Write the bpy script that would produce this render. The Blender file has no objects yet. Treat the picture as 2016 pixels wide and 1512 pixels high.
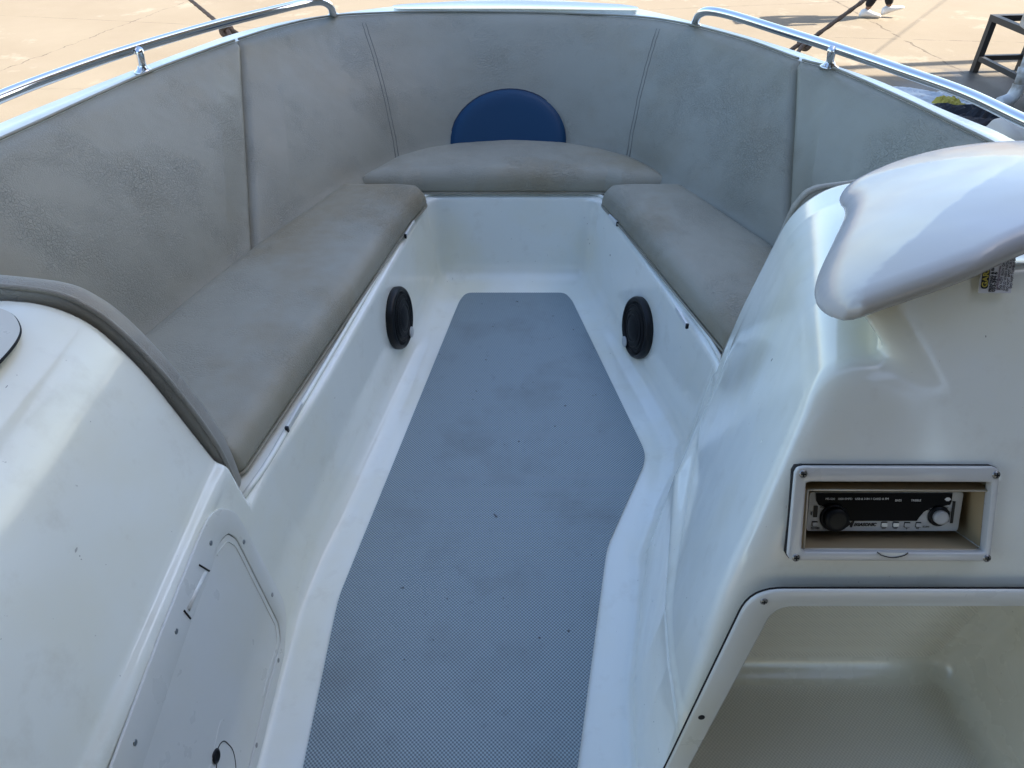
import bpy, bmesh, math, random
import numpy as np
from mathutils import Vector, Matrix
random.seed(4); rng = np.random.default_rng(4)
scene = bpy.context.scene
C = scene.collection
R = math.radians

# ------------------------------------------------------------------ camera
PITCH, FPX, CW, CH, CAMZ = R(39), 1450.0, 2016.0, 1512.0, 1.3
cam = bpy.data.cameras.new('camera'); camo = bpy.data.objects.new('camera', cam); C.objects.link(camo)
camo.location = (0, 0, CAMZ); camo.rotation_euler = (R(90) - PITCH, 0, 0)
cam.sensor_width = 36; cam.lens = 36 * FPX / CW; cam.clip_end = 2000; cam.clip_start = 0.02
scene.camera = camo
# ------------------------------------------------------------------ world, sun, exposure
SUN_AZ, SUN_EL = math.atan2(.989, .145), R(43)
w = bpy.data.worlds.new('World'); scene.world = w; w.use_nodes = True
nt = w.node_tree; bg = nt.nodes['Background']
sky = nt.nodes.new('ShaderNodeTexSky'); sky.sky_type = 'NISHITA'; sky.sun_disc = False
sky.sun_elevation = SUN_EL; sky.sun_rotation = SUN_AZ; sky.dust_density = 1.4; sky.air_density = 1.0
nt.links.new(sky.outputs[0], bg.inputs[0]); bg.inputs[1].default_value = 0.15
sun = bpy.data.lights.new('sun', 'SUN'); sun.energy = 4.2; sun.angle = R(.5); sun.color = (1, .93, .82)
suno = bpy.data.objects.new('sun', sun); C.objects.link(suno)
SD = Vector((math.sin(SUN_AZ) * math.cos(SUN_EL), math.cos(SUN_AZ) * math.cos(SUN_EL), math.sin(SUN_EL)))
suno.rotation_euler = SD.to_track_quat('Z', 'Y').to_euler(); suno.location = (6, 2, 9)
scene.view_settings.view_transform = 'Standard'; scene.view_settings.look = 'None'
scene.view_settings.exposure = 1.48; scene.view_settings.gamma = 1
scene.render.engine = 'CYCLES'
GZ = -1.05                                        # the yard, a metre below the cockpit sole

# ------------------------------------------------------------------ surveying helpers: where a sight line meets a real plane
def ray(px, py):
    v = (CH / 2 - py) / FPX; s, c = math.sin(PITCH), math.cos(PITCH)
    return Vector(((px - CW / 2) / FPX, c + v * s, -s + v * c))
EYE = Vector((0, 0, CAMZ))
def P(px, py, z): d = ray(px, py); return EYE + d * ((z - CAMZ) / d.z)
def Py(px, py, y): d = ray(px, py); return EYE + d * (y / d.y)
def Pp(px, py, n, k): d = ray(px, py); n = Vector(n); return EYE + d * ((k - n.dot(EYE)) / n.dot(d))

# ------------------------------------------------------------------ materials
def mat(name, col, rough=.5, metal=0, coat=0, spec=.5):
    m = bpy.data.materials.new(name); m.use_nodes = True; b = m.node_tree.nodes['Principled BSDF']
    b.inputs['Base Color'].default_value = (*col, 1); b.inputs['Roughness'].default_value = rough
    b.inputs['Metallic'].default_value = metal; b.inputs['Coat Weight'].default_value = coat
    b.inputs['Coat Roughness'].default_value = .08; b.inputs['Specular IOR Level'].default_value = spec
    return m
class N:
    def __init__(s, m): s.t = m.node_tree; s.b = s.t.nodes['Principled BSDF']; s.co = s.n('ShaderNodeTexCoord').outputs['Object']
    def n(s, k, **kw):
        x = s.t.nodes.new(k)
        for a, b in kw.items(): setattr(x, a, b)
        return x
    def l(s, a, b): s.t.links.new(a, b)
    def noise(s, sc, det=3, rough=.5, vec=None, dist=0):
        x = s.n('ShaderNodeTexNoise'); s.l(vec or s.co, x.inputs['Vector'])
        x.inputs['Scale'].default_value = sc; x.inputs['Detail'].default_value = det; x.inputs['Roughness'].default_value = rough
        x.inputs['Distortion'].default_value = dist
        return x.outputs['Fac']
    def ramp(s, f, stops):
        x = s.n('ShaderNodeValToRGB'); s.l(f, x.inputs[0]); e = x.color_ramp.elements
        while len(e) < len(stops): e.new(.5)
        for q, (p, c) in zip(e, stops): q.position = p; q.color = (*c, 1) if len(c) == 3 else c
        return x.outputs[0]
    def mix(s, f, a, b):
        x = s.n('ShaderNodeMix'); x.data_type = 'RGBA'
        for sock, v in ((x.inputs[0], f), (x.inputs[6], a), (x.inputs[7], b)):
            if isinstance(v, (int, float)): sock.default_value = v
            elif isinstance(v, tuple): sock.default_value = (*v, 1)
            else: s.l(v, sock)
        return x.outputs[2]
    def m(s, op, a, b=0., c=None):
        x = s.n('ShaderNodeMath'); x.operation = op
        for i, v in enumerate((a, b, c)):
            if v is None: continue
            if isinstance(v, (int, float)): x.inputs[i].default_value = v
            else: s.l(v, x.inputs[i])
        return x.outputs[0]
    def mapr(s, f, a, b, c=0., d=1.):
        x = s.n('ShaderNodeMapRange'); s.l(f, x.inputs[0])
        for i, v in zip((1, 2, 3, 4), (a, b, c, d)): x.inputs[i].default_value = v
        return x.outputs[0]
    def scalevec(s, v, rot=(0, 0, 0)):
        x = s.n('ShaderNodeMapping'); s.l(s.co, x.inputs[0]); x.inputs['Scale'].default_value = v; x.inputs['Rotation'].default_value = rot
        return x.outputs[0]
    def bump(s, h, strength=.3, dist=.01, prev=None):
        x = s.n('ShaderNodeBump'); s.l(h, x.inputs['Height']); x.inputs['Strength'].default_value = strength
        x.inputs['Distance'].default_value = dist
        if prev: s.l(prev, x.inputs['Normal'])
        s.l(x.outputs[0], s.b.inputs['Normal']); return x.outputs[0]
    def col(s, c): s.l(c, s.b.inputs['Base Color'])
    def rough(s, c): s.l(c, s.b.inputs['Roughness'])

def gelcoat(name, base, rough=.13, dirt=True):
    m = mat(name, base, rough, coat=.5); k = N(m)
    big = k.noise(3.2, 4); warm = tuple(c * f for c, f in zip(base, (.97, .93, .82)))
    c = k.mix(k.mapr(big, .45, .72), base, warm)
    if dirt:
        spk = k.m('GREATER_THAN', k.noise(95, 2, .6), .765)
        v = k.scalevec((170, 26, 40), (.3, .2, .5)); scr = k.m('GREATER_THAN', k.noise(1, 2, .5, vec=v), .775)
        reg = k.mapr(k.noise(5, 2), .42, .60)
        c = k.mix(k.m('MULTIPLY', k.m('MAXIMUM', spk, scr), k.m('MULTIPLY', reg, .75)), c, (.12, .11, .09))
        c = k.mix(k.m('MULTIPLY', k.mapr(k.noise(14, 5, .65), .56, .74), .16), c, (.42, .36, .25))
    k.col(c); k.rough(k.mapr(k.noise(18, 4), .3, .75, rough * .75, rough * 1.5))
    k.bump(k.noise(7, 2), .10, .02)
    return m
M = {}
M['gel'] = gelcoat('white_gelcoat', (.86, .885, .825))
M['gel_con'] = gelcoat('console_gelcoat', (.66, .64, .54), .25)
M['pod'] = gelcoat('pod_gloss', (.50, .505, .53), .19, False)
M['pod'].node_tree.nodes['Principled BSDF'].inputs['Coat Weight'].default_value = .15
M['plastic'] = gelcoat('white_plastic', (.71, .73, .71), .32, False)
M['bezel'] = gelcoat('bezel_plastic', (.60, .61, .60), .35, False)
M['lid'] = gelcoat('lid_grey', (.60, .55, .47), .3, False)
M['black'] = mat('black_plastic', (.005, .006, .008), .4, spec=.3)
M['rubber'] = mat('dark_rubber', (.008, .009, .011), .6, spec=.25)
M['gap'] = mat('dark_gap', (.015, .015, .015), .9)
M['chrome'] = mat('polished_steel', (.78, .80, .82), .07, 1)
M['screw'] = mat('screw_steel', (.35, .35, .34), .3, 1)
M['silver'] = mat('silver_plastic', (.50, .51, .51), .38)
M['glass'] = mat('display_glass', (.002, .0025, .005), .3, spec=.06)
M['ink'] = mat('black_ink', (.01, .01, .01), .6)
M['whiteink'] = mat('grey_print', (.75, .77, .8), .5)
M['greyink'] = mat('purple_ink', (.12, .06, .10), .6)
M['yellow'] = mat('yellow_print', (.50, .42, .06), .5)
M['sticker'] = mat('sticker_vinyl', (.66, .66, .68), .35)
M['blue'] = mat('blue_vinyl', (.001, .038, .10), .5, spec=.3)
k = N(M['blue']); k.bump(k.noise(260, 3), .15, .001)
M['thread'] = mat('seam_thread', (.15, .145, .13), .8)

def vinyl(name, base, stain):
    m = mat(name, base, .42, spec=.45); k = N(m)
    s1 = k.mapr(k.noise(3.1, 4, .6), .46, .66); s2 = k.mapr(k.noise(1.7, 2), .40, .62)
    c = k.mix(k.m('MULTIPLY', s1, stain), base, (.245, .185, .095))
    c = k.mix(k.m('MULTIPLY', s2, .2), c, tuple(x * .86 for x in base))
    g = k.mapr(k.noise(24, 5, .7), .62, .8); c = k.mix(k.m('MULTIPLY', g, .22), c, (.13, .115, .085))
    k.col(c); k.rough(k.mapr(k.noise(30, 3), .3, .7, .36, .52))
    v = k.n('ShaderNodeTexVoronoi'); v.feature = 'DISTANCE_TO_EDGE'; v.inputs['Scale'].default_value = 1
    d = k.n('ShaderNodeMix'); d.data_type = 'VECTOR'; d.inputs[0].default_value = .10
    nz = k.n('ShaderNodeTexNoise'); nz.inputs['Scale'].default_value = 30; nz.inputs['Detail'].default_value = 4; k.l(k.co, nz.inputs['Vector'])
    k.l(k.scalevec((85, 190, 150), (.4, .3, .5)), d.inputs[4])
    mu = k.n('ShaderNodeVectorMath'); mu.operation = 'SCALE'; mu.inputs[3].default_value = 34; k.l(nz.outputs['Color'], mu.inputs[0])
    k.l(mu.outputs[0], d.inputs[5]); k.l(d.outputs[1], v.inputs['Vector'])
    cr = k.mapr(v.outputs['Distance'], 0, .10)                        # creases
    reg = k.mapr(k.noise(4.2, 3, .6), .44, .66)
    h = k.m('ADD', k.m('MULTIPLY', k.m('MULTIPLY', k.m('SUBTRACT', cr, 1), reg), .6), k.m('MULTIPLY', k.noise(420, 2), .28))
    h2 = k.m('ADD', h, k.m('MULTIPLY', k.noise(9, 2), 1.8))
    k.bump(h2, .95, .0020)
    return m
M['vinyl'] = vinyl('grey_vinyl', (.282, .276, .228), .22)
M['seatvinyl'] = vinyl('seat_vinyl', (.310, .293, .232), .62)
M['pad'] = vinyl('pad_vinyl', (.31, .30, .27), .5)

def lattice(name, c1, c2, per, rough, bump, stains=0, rot=R(45)):
    m = mat(name, c1, rough); k = N(m)
    x = k.n('ShaderNodeSeparateXYZ'); k.l(k.scalevec((1, 1, 1), (0, 0, rot)), x.inputs[0])
    f = 2 * math.pi / per
    a = k.m('SINE', k.m('MULTIPLY', k.m('ADD', x.outputs[0], k.m('MULTIPLY', x.outputs[2], .7)), f)); b = k.m('SINE', k.m('MULTIPLY', k.m('ADD', x.outputs[1], k.m('MULTIPLY', x.outputs[2], .7)), f))
    h = k.m('ADD', k.m('MULTIPLY', k.m('ADD', a, b), .25), .5)
    c = k.mix(k.mapr(h, .15, .85), c1, c2)
    if stains:
        c = k.mix(k.m('MULTIPLY', k.mapr(k.noise(5, 4, .6), .5, .72), stains), c, (.10, .11, .10))
        c = k.mix(k.m('MULTIPLY', k.m('GREATER_THAN', k.noise(70, 1, .5), .80), .8), c, (.015, .015, .02))
        c = k.mix(k.m('MULTIPLY', k.mapr(k.noise(48, 6, .7), .60, .70), .16), c, (.02, .025, .03))
    k.col(c); k.bump(h, bump, .0012); return m
M['mat'] = lattice('blue_mat', (.105, .138, .160), (.345, .432, .465), .0050, .38, .6, .3)
M['nonskid'] = lattice('nonskid_liner', (.58, .555, .46), (.70, .67, .57), .0046, .5, .4)
M['ply'] = mat('tan_ply', (.42, .33, .19), .6); k = N(M['ply']); k.col(k.mix(k.noise(6, 5), (.36, .26, .14), (.50, .41, .26)))
M['steel_black'] = mat('black_paint', (.035, .034, .034), .55)
M['pvc'] = mat('dirty_pvc', (.60, .60, .60), .5); k = N(M['pvc']); k.col(k.mix(k.mapr(k.noise(9, 4), .5, .7), (.62, .62, .62), (.30, .27, .23)))
M['rope'] = mat('brown_rope', (.16, .10, .06), .9); k = N(M['rope']); k.col(k.mix(k.noise(160, 3), (.07, .045, .03), (.26, .17, .11))); k.bump(k.noise(300, 2), .6, .003)
M['cloth_black'] = mat('black_cloth', (.012, .012, .014), .9)
M['skin'] = mat('skin', (.25, .14, .09), .55)
M['shirt'] = mat('grey_shirt', (.25, .26, .28), .85)
M['shoe'] = mat('white_shoe', (.78, .77, .75), .6)
M['sheet'] = mat('pale_sheet', (.42, .46, .50), .45)
M['leafyellow'] = mat('yellow_rag', (.42, .34, .06), .8)
M['darkrag'] = mat('dark_rag', (.02, .022, .03), .9)
M['sack'] = mat('pale_sack', (.55, .50, .44), .8)
M['roofmetal'] = mat('roof_sheet', (.33, .34, .35), .5, .3)

# ------------------------------------------------------------------ object helpers
def tag(o, label=None, cat=None, group=None, kind=None):
    for a, b in (('label', label), ('category', cat), ('group', group), ('kind', kind)):
        if b: o[a] = b
    return o
def thing(name, label, cat, loc=(0, 0, 0), group=None):
    o = bpy.data.objects.new(name, None); o.empty_display_size = .05; C.objects.link(o); o.location = loc
    return tag(o, label, cat, group)
def mk(name, vs, fs, m, parent=None, smooth=True, normals=None, bevel=0, seg=2):
    me = bpy.data.meshes.new(name); me.from_pydata([tuple(v) for v in vs], [], [tuple(f) for f in fs]); me.validate(); me.update()
    if smooth: me.polygons.foreach_set('use_smooth', [True] * len(me.polygons))
    if normals is not None: me.normals_split_custom_set_from_vertices([tuple(n) for n in normals])
    me.materials.append(m); o = bpy.data.objects.new(name, me); C.objects.link(o)
    if parent:
        o.parent = parent
        q = parent; off = Vector((0, 0, 0))
        while q: off += q.location; q = q.parent
        o.location = -off                                 # meshes are modelled in world metres
    if bevel:
        b = o.modifiers.new('bevel', 'BEVEL'); b.width = bevel; b.segments = seg; b.limit_method = 'ANGLE'; b.angle_limit = R(35)
    return o
class MB:
    def __init__(s): s.v = []; s.f = []
    def add(s, vs, fs): n = len(s.v); s.v += [tuple(v) for v in vs]; s.f += [tuple(i + n for i in f) for f in fs]; return s
    def box(s, c, half, ax=None):
        ax = ax or (Vector((1, 0, 0)), Vector((0, 1, 0)), Vector((0, 0, 1))); c = Vector(c)
        vs = [c + ax[0] * half[0] * i + ax[1] * half[1] * j + ax[2] * half[2] * k for i in (-1, 1) for j in (-1, 1) for k in (-1, 1)]
        return s.add(vs, [(0, 1, 3, 2), (4, 6, 7, 5), (0, 4, 5, 1), (2, 3, 7, 6), (0, 2, 6, 4), (1, 5, 7, 3)])
    def tube(s, pts, r, n=10, caps=True):
        pts = [Vector(p) for p in pts]; vs = []; up = Vector((0, 0, 1)); m = len(pts)
        prev = None
        for i, p in enumerate(pts):
            t = (pts[min(i + 1, m - 1)] - pts[max(i - 1, 0)]).normalized()
            if prev is None: a = t.cross(up if abs(t.z) < .9 else Vector((1, 0, 0))).normalized()
            else: a = (prev - t * prev.dot(t)).normalized()
            prev = a; b = t.cross(a); rr = r[i] if hasattr(r, '__len__') else r
            vs += [p + (a * math.cos(2 * math.pi * j / n) + b * math.sin(2 * math.pi * j / n)) * rr for j in range(n)]
        fs = [(i * n + j, i * n + (j + 1) % n, (i + 1) * n + (j + 1) % n, (i + 1) * n + j) for i in range(m - 1) for j in range(n)]
        if caps: fs += [tuple(range(n))[::-1], tuple((m - 1) * n + j for j in range(n))]
        return s.add(vs, fs)
    def lathe(s, prof, c, axis, n=32):
        c = Vector(c); ax = Vector(axis).normalized(); a = ax.cross(Vector((0, 0, 1)) if abs(ax.z) < .9 else Vector((1, 0, 0))).normalized(); b = ax.cross(a)
        vs = [c + ax * h + (a * math.cos(2 * math.pi * j / n) + b * math.sin(2 * math.pi * j / n)) * r for r, h in prof for j in range(n)]
        m = len(prof); fs = [(i * n + j, i * n + (j + 1) % n, (i + 1) * n + (j + 1) % n, (i + 1) * n + j) for i in range(m - 1) for j in range(n)]
        fs += [tuple((m - 1) * n + j for j in range(n)), tuple(range(n))[::-1]]
        return s.add(vs, fs)
    def prism(s, loop, d):
        n = len(loop); d = Vector(d); L = [Vector(p) for p in loop]
        return s.add(L + [p + d for p in L], [tuple(range(n)), tuple(range(n, 2 * n))[::-1]] + [(i, (i + 1) % n, n + (i + 1) % n, n + i) for i in range(n)])
    def build(s, name, m, parent=None, **kw): return mk(name, s.v, s.f, m, parent, **kw)
def spline(pts, n=8, closed=False):
    pts = [Vector(p) for p in pts]; m = len(pts); out = []
    for i in range(m if closed else m - 1):
        if closed: p0, p1, p2, p3 = (pts[(i + k) % m] for k in (-1, 0, 1, 2))
        else: p0, p1, p2, p3 = pts[max(i - 1, 0)], pts[i], pts[i + 1], pts[min(i + 2, m - 1)]
        for j in range(n):
            t = j / n
            out.append(.5 * (2 * p1 + (p2 - p0) * t + (2 * p0 - 5 * p1 + 4 * p2 - p3) * t * t + (3 * p1 - p0 - 3 * p2 + p3) * t ** 3))
    if not closed: out.append(pts[-1])
    return out
def resample(pts, n, closed=False):
    p = [Vector(q) for q in pts] + ([Vector(pts[0])] if closed else [])
    d = [0]
    for a, b in zip(p, p[1:]): d.append(d[-1] + (b - a).length)
    out = []; k = 0
    for i in range(n):
        s = d[-1] * i / (n if closed else n - 1)
        while k < len(d) - 2 and d[k + 1] < s: k += 1
        f = (s - d[k]) / max(d[k + 1] - d[k], 1e-9); out.append(p[k].lerp(p[k + 1], min(f, 1)))
    return out
def rounded(poly, r, n=5):
    out = []; m = len(poly); poly = [Vector(p) for p in poly]
    for i in range(m):
        p = poly[i]; a = poly[i - 1] - p; b = poly[(i + 1) % m] - p
        q = min(r if not hasattr(r, '__len__') else r[i], a.length * .49, b.length * .49); A = p + a.normalized() * q; B = p + b.normalized() * q
        for j in range(n + 1):
            t = j / n; out.append(A * (1 - t) ** 2 + p * 2 * t * (1 - t) + B * t * t)
    return out
def text(body, name, m, parent, origin, ex, ey, size, ext=.0002, align='LEFT', shear=0, off=0):
    c = bpy.data.curves.new(name, 'FONT'); c.body = body; c.size = size; c.extrude = ext; c.align_x = align; c.align_y = 'CENTER'; c.shear = shear; c.offset = off
    tmp = bpy.data.objects.new('tmp', c); C.objects.link(tmp)
    dg = bpy.context.evaluated_depsgraph_get(); me = bpy.data.meshes.new_from_object(tmp.evaluated_get(dg))
    bpy.data.objects.remove(tmp)
    ex = Vector(ex).normalized(); ey = Vector(ey).normalized(); ez = ex.cross(ey); o0 = Vector(origin)
    vs = [o0 + ex * v.co.x + ey * v.co.y + ez * v.co.z for v in me.vertices]; fs = [tuple(p.vertices) for p in me.polygons]
    return mk(name, vs, fs, m, parent, smooth=False)

# ------------------------------------------------------------------ moulded shapes: a distance field meshed by surface nets
def smax(a, b, r):
    if np.isscalar(r) and r <= 0: return np.maximum(a, b)
    h = np.maximum(r - np.abs(a - b), 0) / r; return np.maximum(a, b) + h * h * r * .25
def smin(a, b, r): return -smax(-a, -b, r)
def poly_sdf(poly, x, y):
    d = None; s = 1.0; n = len(poly)
    for i in range(n):
        ax, ay = poly[i]; bx, by = poly[i - 1]
        ex, ey = bx - ax, by - ay; wx, wy = x - ax, y - ay
        t = np.clip((wx * ex + wy * ey) / (ex * ex + ey * ey), 0, 1)
        q = (wx - ex * t) ** 2 + (wy - ey * t) ** 2; d = q if d is None else np.minimum(d, q)
        c1 = y >= ay; c2 = y < by; c3 = ex * wy > ey * wx
        s = np.where((c1 & c2 & c3) | (~c1 & ~c2 & ~c3), -s, s)
    return s * np.sqrt(d)
def offset_poly(poly, r):                                  # + grows (poly counter-clockwise)
    n = len(poly); out = []
    for i in range(n):
        p0, p1, p2 = (Vector(poly[(i + k) % n]) for k in (-1, 0, 1))
        d1 = (p1 - p0).normalized(); d2 = (p2 - p1).normalized(); n1 = Vector((d1.y, -d1.x)); n2 = Vector((d2.y, -d2.x))
        q = n1 + n2; out.append(tuple(p1 + q * (2 * r / max(q.length_squared, .3)) * 1.0))
    return out
def net(f, lo, hi, cell):
    g = [np.arange(a, b + cell, cell).astype(np.float32) for a, b in zip(lo, hi)]
    X, Y, Z = g[0][:, None, None], g[1][None, :, None], g[2][None, None, :]
    v = np.broadcast_to(f(X, Y, Z), (len(g[0]), len(g[1]), len(g[2]))).astype(np.float32)
    s = v < 0; nx, ny, nz = (k - 1 for k in v.shape)
    acc = np.zeros((nx, ny, nz, 3), np.float32); cnt = np.zeros((nx, ny, nz), np.float32); edges = {}
    for ax in range(3):
        sl0 = [slice(None)] * 3; sl1 = [slice(None)] * 3; sl0[ax] = slice(0, -1); sl1[ax] = slice(1, None)
        a = v[tuple(sl0)]; b = v[tuple(sl1)]; cr = (a < 0) != (b < 0); edges[ax] = cr
        with np.errstate(divide='ignore', invalid='ignore'): t = np.where(cr, a / (a - b), 0)
        o1, o2 = [k for k in range(3) if k != ax]
        for i in (0, 1):
            for j in (0, 1):
                sl = [slice(None)] * 3; sl[o1] = slice(i, i + (nx, ny, nz)[o1]); sl[o2] = slice(j, j + (nx, ny, nz)[o2])
                c = cr[tuple(sl)]; tt = t[tuple(sl)]; cnt += c; acc[..., ax] += c * tt
                if i: acc[..., o1] += c
                if j: acc[..., o2] += c
    act = cnt > 0; idx = np.full((nx, ny, nz), -1, np.int64); idx[act] = np.arange(act.sum())
    cells = np.argwhere(act); pos = acc[act] / cnt[act][:, None]
    p = np.array(lo) + (cells + pos) * cell; p = p.astype(np.float64)
    def grad(p, h=4e-4):
        out = np.empty_like(p)
        for k in range(3):
            d = np.zeros(3); d[k] = h; a = p + d; b = p - d
            out[:, k] = (f(a[:, 0], a[:, 1], a[:, 2]) - f(b[:, 0], b[:, 1], b[:, 2])) / (2 * h)
        return out
    p0 = p.copy()
    for _ in range(4):
        G = grad(p); val = f(p[:, 0], p[:, 1], p[:, 2]); g2 = (G ** 2).sum(1)
        p = p - np.clip(val / np.maximum(g2, .25), -cell * .5, cell * .5)[:, None] * G * .9
    p = p0 + np.clip(p - p0, -cell * .9, cell * .9)
    G = grad(p, 1e-3); G /= np.linalg.norm(G, axis=1)[:, None] + 1e-9
    faces = []
    for ax in range(3):
        cr = edges[ax]; o1, o2 = [(1, 2), (2, 0), (0, 1)][ax]
        q = np.argwhere(cr); dims = (nx, ny, nz)
        q = q[(q[:, o1] > 0) & (q[:, o2] > 0) & (q[:, o1] < dims[o1]) & (q[:, o2] < dims[o2])]
        sg = s[q[:, 0], q[:, 1], q[:, 2]]
        def g_(a, b):
            r = q.copy(); r[:, o1] -= a; r[:, o2] -= b; return idx[r[:, 0], r[:, 1], r[:, 2]]
        A = np.stack([g_(1, 1), g_(0, 1), g_(0, 0), g_(1, 0)], 1); A[~sg] = A[~sg][:, ::-1]; faces.append(A)
    return p, np.concatenate(faces), G
def net_obj(name, f, lo, hi, cell, m, parent=None):
    p, F, G = net(f, lo, hi, cell); return mk(name, p.tolist(), F.tolist(), m, parent, normals=G.tolist())

# ================================================================== THE YARD
def ground_mat():
    m = mat('yard_concrete', (.50, .42, .31), .9); k = N(m)
    c = k.mix(k.noise(.7, 6, .6), (.21, .160, .102), (.295, .245, .172))
    c = k.mix(k.m('MULTIPLY', k.mapr(k.noise(3.5, 6, .7), .5, .75), .5), c, (.27, .215, .155))
    c = k.mix(k.m('MULTIPLY', k.mapr(k.noise(1.3, 5, .7), .42, .35), .5), c, (.37, .315, .235))
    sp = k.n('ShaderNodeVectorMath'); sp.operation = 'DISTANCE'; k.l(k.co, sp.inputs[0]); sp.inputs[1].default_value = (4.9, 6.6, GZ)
    shade_damp = k.mapr(k.m('ADD', sp.outputs['Value'], k.m('MULTIPLY', k.m('SUBTRACT', k.noise(1.6, 5, .65), .5), 2.2)), 1.35, 1.75, 1, 0)  # damp patch by the stand, with its shade painted into the concrete colour
    c = k.mix(k.m('MULTIPLY', shade_damp, .8), c, (.055, .05, .045)); k.rough(k.mapr(shade_damp, 0, 1, .9, .55))
    nz = k.n('ShaderNodeTexNoise'); nz.inputs['Scale'].default_value = 5; nz.inputs['Detail'].default_value = 6; k.l(k.co, nz.inputs['Vector'])
    xyz = k.n('ShaderNodeSeparateXYZ'); k.l(k.co, xyz.inputs[0])
    nn = k.m('MULTIPLY', k.m('SUBTRACT', nz.outputs['Fac'], .5), 1.0)
    lines = [((0, 30), (250, 42), .010, .03, 9), ((0, 140), (370, 2), .014, .16, 5), ((1380, 15), (1620, 5), .016, .02, 3), ((1640, 0), (1805, 92), .030, .15, 3.5),
             ((1770, 77), (1960, 82), .016, .04, 3), ((0, 175), (95, 175), .01, .1, 1.2)]
    tot = None
    for a, b, wd, amp, ext in lines:
        a = P(*a, GZ); b = P(*b, GZ); d = (b - a).normalized(); nrm = Vector((-d.y, d.x, 0)); L = (b - a).length
        s = k.m('ADD', k.m('ADD', k.m('MULTIPLY', xyz.outputs[0], nrm.x), k.m('MULTIPLY', xyz.outputs[1], nrm.y)), -(nrm.x * a.x + nrm.y * a.y))
        al = k.m('ADD', k.m('ADD', k.m('MULTIPLY', xyz.outputs[0], d.x), k.m('MULTIPLY', xyz.outputs[1], d.y)), -(d.x * a.x + d.y * a.y) - L / 2)
        s = k.m('ABSOLUTE', k.m('ADD', s, k.m('MULTIPLY', nn, amp * 1.0)))
        li = k.m('MULTIPLY', k.m('LESS_THAN', s, wd * .5), k.m('LESS_THAN', k.m('ABSOLUTE', al), L / 2 + ext * .3))
        tot = li if tot is None else k.m('MAXIMUM', tot, li)
    tot = k.m('MULTIPLY', tot, k.mapr(k.noise(6, 3), .36, .56))
    c = k.mix(k.m('MULTIPLY', tot, .85), c, (.10, .075, .05)); k.col(c)
    k.bump(k.m('SUBTRACT', k.noise(40, 6, .7), tot), .3, .01)
    return m
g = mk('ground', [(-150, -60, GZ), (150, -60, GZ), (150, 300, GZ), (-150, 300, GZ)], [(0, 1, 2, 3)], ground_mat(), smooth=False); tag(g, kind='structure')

# open-sided shed out of view, added so its roof shades the boat
sh = thing('open_shed', 'open sided metal roofed shed standing beside the boat and shading it', 'shed', (8, 1, GZ))
zr = 7.0; rb = MB(); x0, x1, y0, y1 = 4.95, 17.0, -7.0, 9.36
nr = 90; vs = []; fs = []
for i in range(nr + 1):
    y = y0 + (y1 - y0) * i / nr; dz = .03 * (i % 2)
    vs += [(x0, y, zr + dz), (x1, y, zr + .6 + dz)]
    if i: fs.append((2 * i - 2, 2 * i - 1, 2 * i + 1, 2 * i))
ro = mk('roof', vs, fs, M['roofmetal'], sh, smooth=False); so = ro.modifiers.new('solid', 'SOLIDIFY'); so.thickness = .02
for y in (y0 + .2, 1, y1 - .2): MB().box(((x0 + x1) / 2, y, zr + .12), ((x1 - x0) / 2, .05, .08)).build('rafter', M['steel_black'], sh, smooth=False)
for x, y in ((8.6, y1 - .3), (8.6, .5), (8.6, y0 + .3), (x1 - .2, y1 - .3), (x1 - .2, .5), (x1 - .2, y0 + .3)):
    MB().box((x, y, (GZ + zr) / 2 + .1), (.06, .06, (zr - GZ) / 2 + .1)).build('post', M['steel_black'], sh, smooth=False)

rib = MB()  # unseen walls added to block low sky light from right and behind
for i in range(120):
    y = -7 + i * .14; rib.box((x1 - .15 - .02 * (i % 2), y, (GZ + 7.6) / 2), (.02, .071, (7.6 - GZ) / 2 - .1))
rib.build('rear_wall', mat('wall_sheet', (.22, .23, .22), .6), sh, smooth=False)
rib = MB()
for i in range(90):
    x = x0 + .1 + i * .134; rib.box((x, -6.9 - .02 * (i % 2), (GZ + 7.1) / 2), (.068, .02, (7.1 - GZ) / 2 - .1))
rib.build('side_wall', bpy.data.materials['wall_sheet'], sh, smooth=False)

# steel stand with white drum, PVC pipe, litter
A = P(1917, 141, GZ); e1 = Vector((.08, -.9968, 0)); e2 = Vector((.9968, .08, 0)); hz = .50; ZT = GZ + hz
st = thing('steel_stand', 'low black steel frame stand on the concrete carrying a white drum', 'stand', A)
for p in (A, A + e2 * .5, A + e2 * .5 + e1 * .32, A + e1 * 1.0, A + e1 * 1.0 + e2 * .5):
    MB().box(p + Vector((0, 0, hz / 2)), (.03, .03, hz / 2), (e1, e2, Vector((0, 0, 1)))).build('leg', M['steel_black'], st, smooth=False)
b = MB(); U = Vector((0, 0, 1))
for c, d, L in ((A + e1 * .5, e1, .53), (A + e1 * .5 + e2 * .5, e1, .53), (A + e2 * .25, e2, .22), (A + e1 + e2 * .25, e2, .22)):
    q = e2 if d is e1 else e1
    b.box(c + U * (hz + .025), (L, .032, .028), (d, q, U))
b.build('top_frame', M['steel_black'], st, smooth=False)
b = MB()
for c, d, L in ((A + e1 * .5, e1, .47), (A + e1 * .5 + e2 * .5, e1, .47), (A + e2 * .25, e2, .22)):
    b.box(c + U * .14, (L, .024, .024), (d, e2 if d is e1 else e1, U))
b.build('lower_rail', M['steel_black'], st, smooth=False)
dc = A + e1 * .62 + e2 * .19; dc.z = ZT + .055
dr = thing('plastic_drum', 'white plastic drum standing on the black steel stand', 'drum', dc)
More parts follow.
